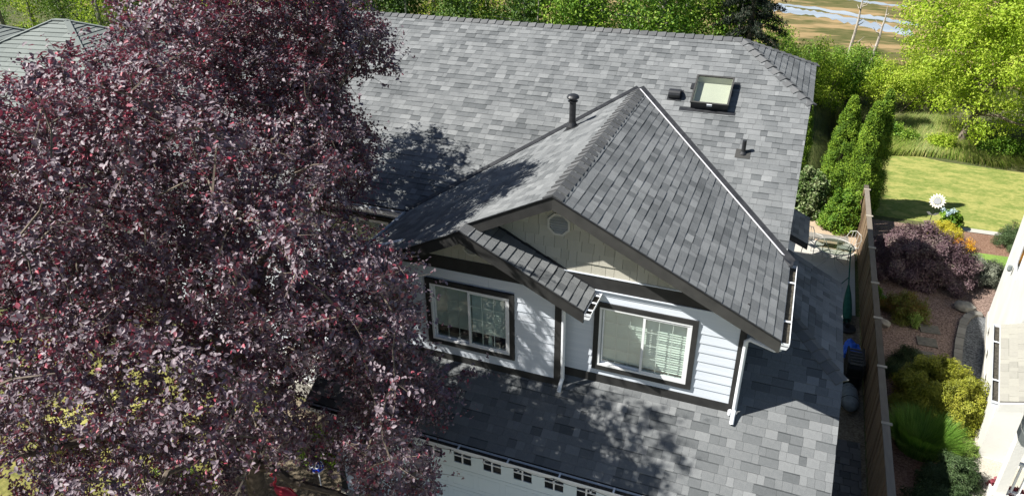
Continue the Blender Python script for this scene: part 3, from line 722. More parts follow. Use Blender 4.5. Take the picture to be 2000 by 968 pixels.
# ---------------------------------------------------------------- windows
def window(cx, y_, cz, ww=WW, wh=WH, blind=1.0, seed=0, label=None, grid=True, tr=TR, screen=True):
    root = thing("window", (cx, y_, cz-wh/2), None, None); root.parent = house
    root.location = Vector((cx, y_, cz-wh/2))-OFF[house.name]
    if label: root['label'] = label
    x0, x1, z0, z1 = cx-ww/2, cx+ww/2, cz-wh/2, cz+wh/2
    def bx(n, a, b, mm): mb = MB(); mb.box(a, b); return mb.build(n, mm, root)
    t = tr+.004
    bx("casing", (x0-t, y_-.045, z1), (x1+t, y_-.001, z1+t), M['black'])
    bx("casing", (x0-t, y_-.045, z0-t), (x1+t, y_-.001, z0), M['black'])
    bx("casing", (x0-t, y_-.043, z0), (x0, y_-.001, z1), M['black'])
    bx("casing", (x1, y_-.043, z0), (x1+t, y_-.001, z1), M['black'])
    f = MB(); fw = .035
    f.box((x0, y_-.040, z1-fw), (x1, y_+.06, z1)); f.box((x0, y_-.040, z0), (x1, y_+.06, z0+fw))
    f.box((x0, y_-.038, z0+fw), (x0+fw, y_+.06, z1-fw)); f.box((x1-fw, y_-.038, z0+fw), (x1, y_+.06, z1-fw))
    f.build("window_frame", M['white'], root)
    for side, (a, b, yo, sw) in enumerate(((x0+fw+.012, cx-.005, .025, .026), (cx-.03, x1-fw+.002, -.022, .042))):
        s = MB(); y0, y1 = y_+yo-.008, y_+yo+.022; c, d = z0+fw, z1-fw
        s.box((a, y0, c), (a+sw, y1, d)); s.box((b-sw, y0, c), (b, y1, d))
        s.box((a+sw, y0+.001, c), (b-sw, y1, c+sw*.8)); s.box((a+sw, y0+.001, d-sw*.8), (b-sw, y1, d))
        s.build("sash", M['white'], root)
        p = MB(); p.box((a+sw-.003, y_+yo+.004, c+.01), (b-sw+.003, y_+yo+.008, d-.01)); p.build("pane", M['glass_screen'] if (side == 0 and screen) else M['glass'], root)
        if grid:
            q = MB(); A, B, Cc, D = a+sw, b-sw, c+sw*.8, d-sw*.8
            for k in (1, 2): xk = A+(B-A)*k/3; q.box((xk-.007, y_+yo+.011, Cc), (xk+.007, y_+yo+.018, D))
            for k in (1, 2, 3): zk = Cc+(D-Cc)*k/4; q.box((A, y_+yo+.012, zk-.007), (B, y_+yo+.017, zk+.007))
            q.build("muntin_grid", M['white'], root)
    q = MB(); D = 1.1
    q.add([(x0, y_+.061, z0), (x1, y_+.061, z0), (x1, y_+.061, z1), (x0, y_+.061, z1), (x0-.3, y_+D, z0-.45), (x1+.3, y_+D, z0-.45), (x1+.3, y_+D, z1+.1), (x0-.3, y_+D, z1+.1)],
          [(4, 5, 6, 7), (0, 1, 5, 4), (1, 2, 6, 5), (2, 3, 7, 6), (3, 0, 4, 7)])
    q.build("room_lining", M['room'], root)
    q = MB(); r = random.Random(seed); yb_ = y_+.085; zt = z1-.03; zb = z1-(wh-.05)*blind; n = int((zt-zb)/.048)
    for (a, b) in ((x0+.03, cx-.02), (cx+.0, x1-.03)):
        for k in range(n):
            zc = zt-.05-k*.048; tl = R_(68+r.uniform(-3, 3)) if a < cx-.3 else R_(50+r.uniform(-4, 4))
            dy, dz = math.cos(tl)*.026, math.sin(tl)*.026
            q.prism([V3(a, yb_-dy, zc-dz), V3(b, yb_-dy, zc-dz), V3(b, yb_+dy, zc+dz), V3(a, yb_+dy, zc+dz)], (0, .0015, .001))
        q.box((a, yb_-.02, zt-.03), (b, yb_+.02, zt+.01))
    q.build("blind", M['blind'], root)
    return root
wr = window(cR[0], 0, cR[1], blind=1.0, seed=1)
wl = window(cL[0], -dV, cL[1], blind=.82, seed=2)
wm = window(-8.35, 2.12, .62, 1.7, 1.1, blind=1, seed=3, grid=False)
# things on the sill of the left window
mb = MB(); mb.lathe([(.04, 0), (.045, .1), (.03, .14), (.032, .17), (.012, .20)], (cL[0]+.33, -dV+.085, cL[1]-WH/2+.04), 12); b_ = mb.build("sill_bottle", M['curtain'], wl, smooth=False)

# ---------------------------------------------------------------- gutters and downspouts
def gutter(a, b, out, parent, name="gutter", w_=.105, h_=.11, hang=0, fill=True):
    """open U channel from a to b; out = horizontal outward direction; a/b at the roof edge, top of the channel"""
    a = Vector(a); b = Vector(b); o = Vector(out); d = (b-a).normalized(); zz = V3(0, 0, 1)
    prof = [(0, 0), (0, -h_), (w_*.72, -h_), (w_, -h_*.45), (w_, .0), (w_+.008, .004), (w_+.008, -.012), (w_+.003, -h_*.5), (w_*.75, -h_-.004), (-.003, -h_-.004), (-.003, 0)]
    mb = MB(); mb.prism([a+o*p+zz*q for p, q in prof], b-a); gt = mb.build(name, M['gutter'], parent)
    if fill:
        mb = MB(); mb.prism([a+o*.002+zz*(-h_*.55), a+o*(w_-.004)+zz*(-h_*.55), a+o*(w_-.004)+zz*(-h_*.45), a+o*.002+zz*(-h_*.38)], b-a); mb.build("gutter_debris", M['debris'], gt)
    L_ = (b-a).length
    for k in range(hang):
        q = a+d*(L_*(k+.5)/hang); mb = MB(); mb.bar(q+o*0+zz*.0, q+o*(w_+.004)+zz*.0, .03, .012); mb.build("gutter_bracket", M['gutter'], gt)
    for q in (a, b-d*.006): mb = MB(); mb.prism([q+o*p+zz*r for p, r in prof[:5]], d*.006); mb.build("end_cap", M['gutter'], gt)
    return gt
gutter((xe+.012, -ov, zR(xe)-.035), (xe+.012, yR+.02, zR(xe)-.035), (1, 0, 0), house, hang=2)
gutter((xse+.012, -osm, zS(xse)-.035), (xse+.012, -.02, zS(xse)-.035), (1, 0, 0), house, hang=3)
gutter((xl-.012, yL, zR(xl)-.035), (xl-.012, -osm, zR(xl)-.035), (-1, 0, 0), house, hang=3)
gutter((GX0, ge-.010, gz(ge)-.025), (gx+.02, ge-.010, gz(ge)-.025), (0, -1, 0), house, w_=.11, h_=.115, hang=10)
gutter((MX0, yeM-.010, mz(yeM)-.03), (xl-.1, yeM-.010, mz(yeM)-.03), (0, -1, 0), house, hang=5)
def spout(pts, parent, r=.042):
    mb = MB(); mb.tube(pts, r, 10); mb.build("downspout", M['gutter'], parent, smooth=False)
spout([(.50, -.33, 1.70), (.50, -.33, 1.62), (.44, -.30, 1.57), (.08, -.09, 1.53), (.022, -.070, 1.47), (.022, -.070, .12), (.02, -.15, .02), (.02, -.23, -.07)], wall_R, .036)
spout([(-2.36, -.50, 1.70), (-2.38, -.48, 1.64), (-2.46, -.42, 1.60), (-2.78, -.31, 1.60), (-2.835, -.29, 1.53), (-2.835, -.275, .10), (-2.85, -.34, .0), (-2.85, -.42, -.10)], wall_V, .036)
mb = MB(); mb.lathe([(.03, 0), (.034, .08), (.02, .10)], (-.04, -.09, .0), 8); mb.build("roof_bracket", M['gutter'], wall_R)
# garage fascia under the gutter and soffit
gzE = gz(ge)
board(roof_G, (GX0, ge+.002, gzE-.235), (gx-.04, ge+.028, gzE-.03), "fascia_board", M['black'])
board(roof_G, (GX0, ge+.03, gzE-.235), (gx-.04, -1.1, gzE-.215), "soffit", M['black'])

# ---------------------------------------------------------------- ground floor bodies
mb = MB()
mb.box((-7.2, -1.07, G), (-6.35, -.97, -.55)); mb.box((-.95, -1.07, G), (1.2, -.97, -.55)); mb.box((-6.35, -1.07, -1.36), (-.95, -.97, -.55))
mb.box((1.1, -.97, G), (1.2, 3.7, -.62)); mb.box((-7.2, -.97, G), (-7.1, 3.0, -.5)); mb.box((0.1, 3.6, G), (1.1, 3.7, .2))
mb.prism([V3(1.195, -1.0, -.62), V3(1.195, 3.7, -.62), V3(1.195, 3.7, .30), V3(1.195, .8, .30)], (-.09, 0, 0))
wall_G = mb.build("garage_wall", M['siding'], house)
mb = MB(); mb.box((-.3, 2.2, G), (.02, 9.5, 1.6)); mb.box((-14.2, 2.2, G), (-6.4, 2.3, .05)); mb.box((-14.2, 2.2, 1.17), (-6.4, 2.3, 1.75)); mb.box((-7.48, 2.2, .05), (-6.4, 2.3, 1.17)); mb.box((-14.2, 2.2, .05), (-9.22, 2.3, 1.17)); mb.box((-14.3, 2.3, G), (-14.2, 9.5, 1.7)); mb.box((-14.2, 9.4, G), (0, 9.5, 2.9))
mb.prism([V3(.02, 2.2, 1.6), V3(.02, 9.5, 1.6), V3(.02, 8.9, 3.4), V3(.02, 5.2, 3.4)], (-.1, 0, 0))
wall_M = mb.build("main_wall", M['siding'], house)
board(wall_G, (-7.24, -1.10, G), (-7.12, -.96, gzE-.24), "trim_board")
board(wall_G, (-6.50, -1.098, -1.375), (-.80, -1.071, -1.23), "trim_board")
board(wall_G, (-6.50, -1.098, G), (-6.352, -1.071, -1.376), "trim_board"); board(wall_G, (-.948, -1.098, G), (-.80, -1.071, -1.376), "trim_board")
board(wall_G, (-7.11, -1.085, -1.228), (1.2, -1.071, -.80), "trim_board")
# garage door
gd = thing("garage_door", (-3.65, -1.08, G), None, None); gd.parent = house; gd.location = Vector((-3.65, -1.08, G))-OFF[house.name]
def gbox(n, a, b, mm): mb = MB(); mb.box(a, b); return mb.build(n, mm, gd)
DX0, DX1 = -6.35, -.95
ztop = -1.378; nz_ = 4; ph = (ztop-G)/nz_
pw, pitch_ = .345, .585
xs_w = [-4.62+pitch_*k for k in range(-3, 7)]
xs_w = [x_ for x_ in xs_w if x_ > DX0+.05 and x_+pw < DX1-.05]
for k in range(nz_):
    z0, z1 = G+k*ph, G+(k+1)*ph
    if k < nz_-1: gbox("door_panel", (DX0, -1.075, z0+.004), (DX1, -1.045, z1-.004), M['door'])
    else:
        zb, zt = ztop-.36, ztop-.04
        mb = MB()
        for r in wallrects(DX0, DX1, z0+.004, z1, [(x_, x_+pw, zb, zt) for x_ in xs_w]): mb.box((r[0], -1.075, r[2]), (r[1], -1.045, r[3]))
        mb.build("door_panel", M['door'], gd)
        for x_ in xs_w:
            gbox("pane", (x_, -1.058, zb), (x_+pw, -1.052, zt), M['pane_dark'])
            mb = MB(); mb.box((x_+pw/2-.014, -1.080, zb+.001), (x_+pw/2+.014, -1.060, zt-.001)); zc = zb+.17
            mb.box((x_+.001, -1.078, zc-.012), (x_+pw-.001, -1.060, zc+.012)); mb.build("muntin_grid", M['white'], gd)
mb = MB()
for k in range(nz_):
    for j in range(10):
        a = DX0+.08+j*.53; z0 = G+k*ph+.08; z1 = G+(k+1)*ph-.08
        if k == nz_-1: continue
        for (p, q) in (((a, z0), (a+.43, z0+.012)), ((a, z1-.012), (a+.43, z1)), ((a, z0), (a+.012, z1)), ((a+.418, z0), (a+.43, z1))): mb.box((p[0], -1.079, p[1]), (q[0], -1.0745, q[1]))
mb.build("door_moulding", M['door'], gd)

# ---------------------------------------------------------------- roof furniture
# skylight
sk = thing("skylight", (0, 0, 0), None, None); sk.parent = house
so = slM.xyz(slM.uv((-1.86, 5.03, mz(5.03)))); sk.location = so-OFF[house.name]; OFF[sk.name] = so
fr = Slope(so, (1, 0, 0), (0, 1, m_))
def obox(n, u0, u1, v0, v1, h0, h1, mm, parent=sk, sl_=fr):
    mb = MB(); mb.prism([sl_.xyz((u0, v0), h0), sl_.xyz((u1, v0), h0), sl_.xyz((u1, v1), h0), sl_.xyz((u0, v1), h0)], sl_.n*(h1-h0)); return mb.build(n, mm, parent)
SWd, SHt, HH = .74, .80, .17
obox("curb", 0, .018, 0, SHt, 0, HH, M['metal_black']); obox("curb", SWd-.018, SWd, 0, SHt, 0, HH, M['metal_black'])
obox("curb", .018, SWd-.018, 0, .018, 0, HH, M['metal_black']); obox("curb", .018, SWd-.018, SHt-.018, SHt, 0, HH, M['metal_black'])
for a in ((-.012, .022, -.012, SHt+.012), (SWd-.022, SWd+.012, -.012, SHt+.012), (.022, SWd-.022, -.012, .022), (.022, SWd-.022, SHt-.022, SHt+.012)):
    obox("skylight_frame", *a, HH, HH+.03, M['fascia'])
obox("pane", .022, SWd-.022, .022, SHt-.022, HH+.006, HH+.012, glassmat("skylight_glass", (.96, .98, .95)))
obox("shaft_lining", .019, SWd-.019, .019, SHt-.019, .012, .022, M['cream'])
for a in ((.019, .028, .019, SHt-.019), (SWd-.028, SWd-.019, .019, SHt-.019), (.028, SWd-.028, .019, .028), (.028, SWd-.028, SHt-.028, SHt-.019)): obox("shaft_lining", *a, .022, HH, M['cream'])
obox("latch", SWd*.44, SWd*.58, -.03, -.012, HH-.035, HH+.01, M['gutter'])
obox("skylight_apron", -.22, SWd+.16, -.09, -.0, .012, .020, M['metal_black'])
obox("skylight_apron", -.11, -.0, .55, .72, .014, .03, M['metal_black']); obox("skylight_apron", SWd, SWd+.12, SHt-.12, SHt+.06, .014, .022, M['metal_black'])
# slant-back exhaust hood
ho = slM.xyz(slM.uv((-2.36, 5.22, mz(5.22)))); fh = Slope(ho, (1, 0, 0), (0, 1, m_))
mb = MB(); mb.prism([fh.xyz((-.03, -.04), .012), fh.xyz((.27, -.04), .012), fh.xyz((.27, .28), .012), fh.xyz((-.03, .28), .012)], fh.n*.006)
n8 = 7; prof = [(0, .02)]+[(.02+.22*(1-math.cos(t*math.pi/2/6)), .11*math.sin(t*math.pi/2/6)+.045) for t in range(7)]+[(.25, .10), (.26, .02)]
prof = [(0, .018), (-.01, .13), (.02, .165), (.07, .18), (.15, .15), (.22, .09), (.25, .018)]
mb.prism([fh.xyz((0, p), q) for p, q in prof], fh.u*.235)
ve = mb.build("exhaust_vent", M['metal_black'], house)
# tall flue pipe on the cross gable
def pb_(x_, y_, z_): return (x_, y_, z_)
px, py, pz = -4.06, 3.96, 3.045
mb = MB(); mb.lathe([(.068, -.05), (.068, .585)], (px, py, pz), 16); fl = mb.build("flue_pipe", M['metal_black'], house)
mb = MB(); mb.lathe([(.13, -.06), (.115, .05), (.08, .125), (.074, .15)], (px, py, pz), 16); mb.build("storm_collar", M['metal_black'], fl)
mb = MB(); mb.lathe([(.10, .57), (.102, .588), (.07, .593), (.07, .635), (.125, .64), (.13, .665), (.105, .70), (.055, .722), (.01, .73)], (px, py, pz), 18); mb.build("flue_cap", M['metal_black'], fl)
mb = MB(); c_ = slL.uv((px, py, 0)); sc_ = slL.uv(slL.xyz((c_[0], 0)))
q_ = Slope((px, py, zR(px)), (0, -1, 0), (1, 0, g_)); mb.prism([q_.xyz((-.15, -.16), .008), q_.xyz((.15, -.16), .008), q_.xyz((.15, .17), .008), q_.xyz((-.15, .17), .008)], q_.n*.006); mb.build("pipe_flashing", M['metal_black'], fl)
# short vent pipe
px, py = -.65, 4.08; pz = mz(py)
mb = MB(); mb.lathe([(.040, -.05), (.040, .27), (.032, .271)], (px, py, pz), 12); vp = mb.build("vent_pipe", M['metal_black'], house)
q_ = Slope((px, py, pz), (1, 0, 0), (0, 1, m_)); mb = MB(); mb.prism([q_.xyz((-.14, -.13), .010), q_.xyz((.14, -.13), .010), q_.xyz((.14, .10), .010), q_.xyz((-.14, .10), .010)], q_.n*.005); mb.build("pipe_flashing", M['fascia'], vp)
mb = MB(); mb.lathe([(.075, .0), (.045, .05)], (px, py, pz), 12); mb.build("pipe_boot", M['metal_black'], vp)
# small shed roof on the right wall
slA = Slope((1.03, 0, -.6), (0, 1, 0), (-1, 0, .45))
pA = [V3(1.03, 7.66, -.6), V3(1.03, 9.2, -.6), V3(.02, 9.2, -.6+1.01*.45), V3(.02, 7.66, -.6+1.01*.45)]
ra = roof_part("shed_roof", [pA], slA); mb = MB()
for pc in field(slA, [pA], 19): piece_geo(mb, slA, pc)
mb.build("shingle_field", M['shingle'], ra, kind='stuff')
rake((.02, 7.695, -.6+1.01*.45-.02), (1.03, 7.695, -.62), .15, .03, M['black'], ra, out=V3(0, -1, 0))
rake((1.0, 7.66, -.62), (1.0, 9.2, -.62), .13, .03, M['black'], ra, out=V3(1, 0, 0))
mb = MB(); mb.box((.02, 7.9, G), (.75, 9.0, -.62)); mb.build("bay_body", M['siding'], ra)
# string lights under the garage gutter
sp = MB(); pts = []
bulbs = []
for k in range(13):
    x_ = -5.0+k*.62
    for j in range(5):
        t = j/5; pts.append((x_+t*.62, ge-.128, gzE-.075-.05*math.sin(math.pi*t)))
    bulbs.append((x_, ge-.130, gzE-.10))
sp.tube(pts, .0045, 4, cap=False); cord = sp.build("string_lights", M['metal_black'], None); tag(cord, "black cord of clear bulbs strung along the white garage gutter", "string lights")
for b_ in bulbs:
    mb = MB(); mb.tube([(b_[0], b_[1], b_[2]+.02), (b_[0], b_[1], b_[2]-.015)], .011, 6); mb.build("socket", M['metal_black'], cord)
    mb = MB(); mb.lathe([(.006, -.075), (.021, -.06), (.024, -.045), (.017, -.02), (.010, -.012)], b_, 8); mb.build("bulb", M['bulb'], cord)

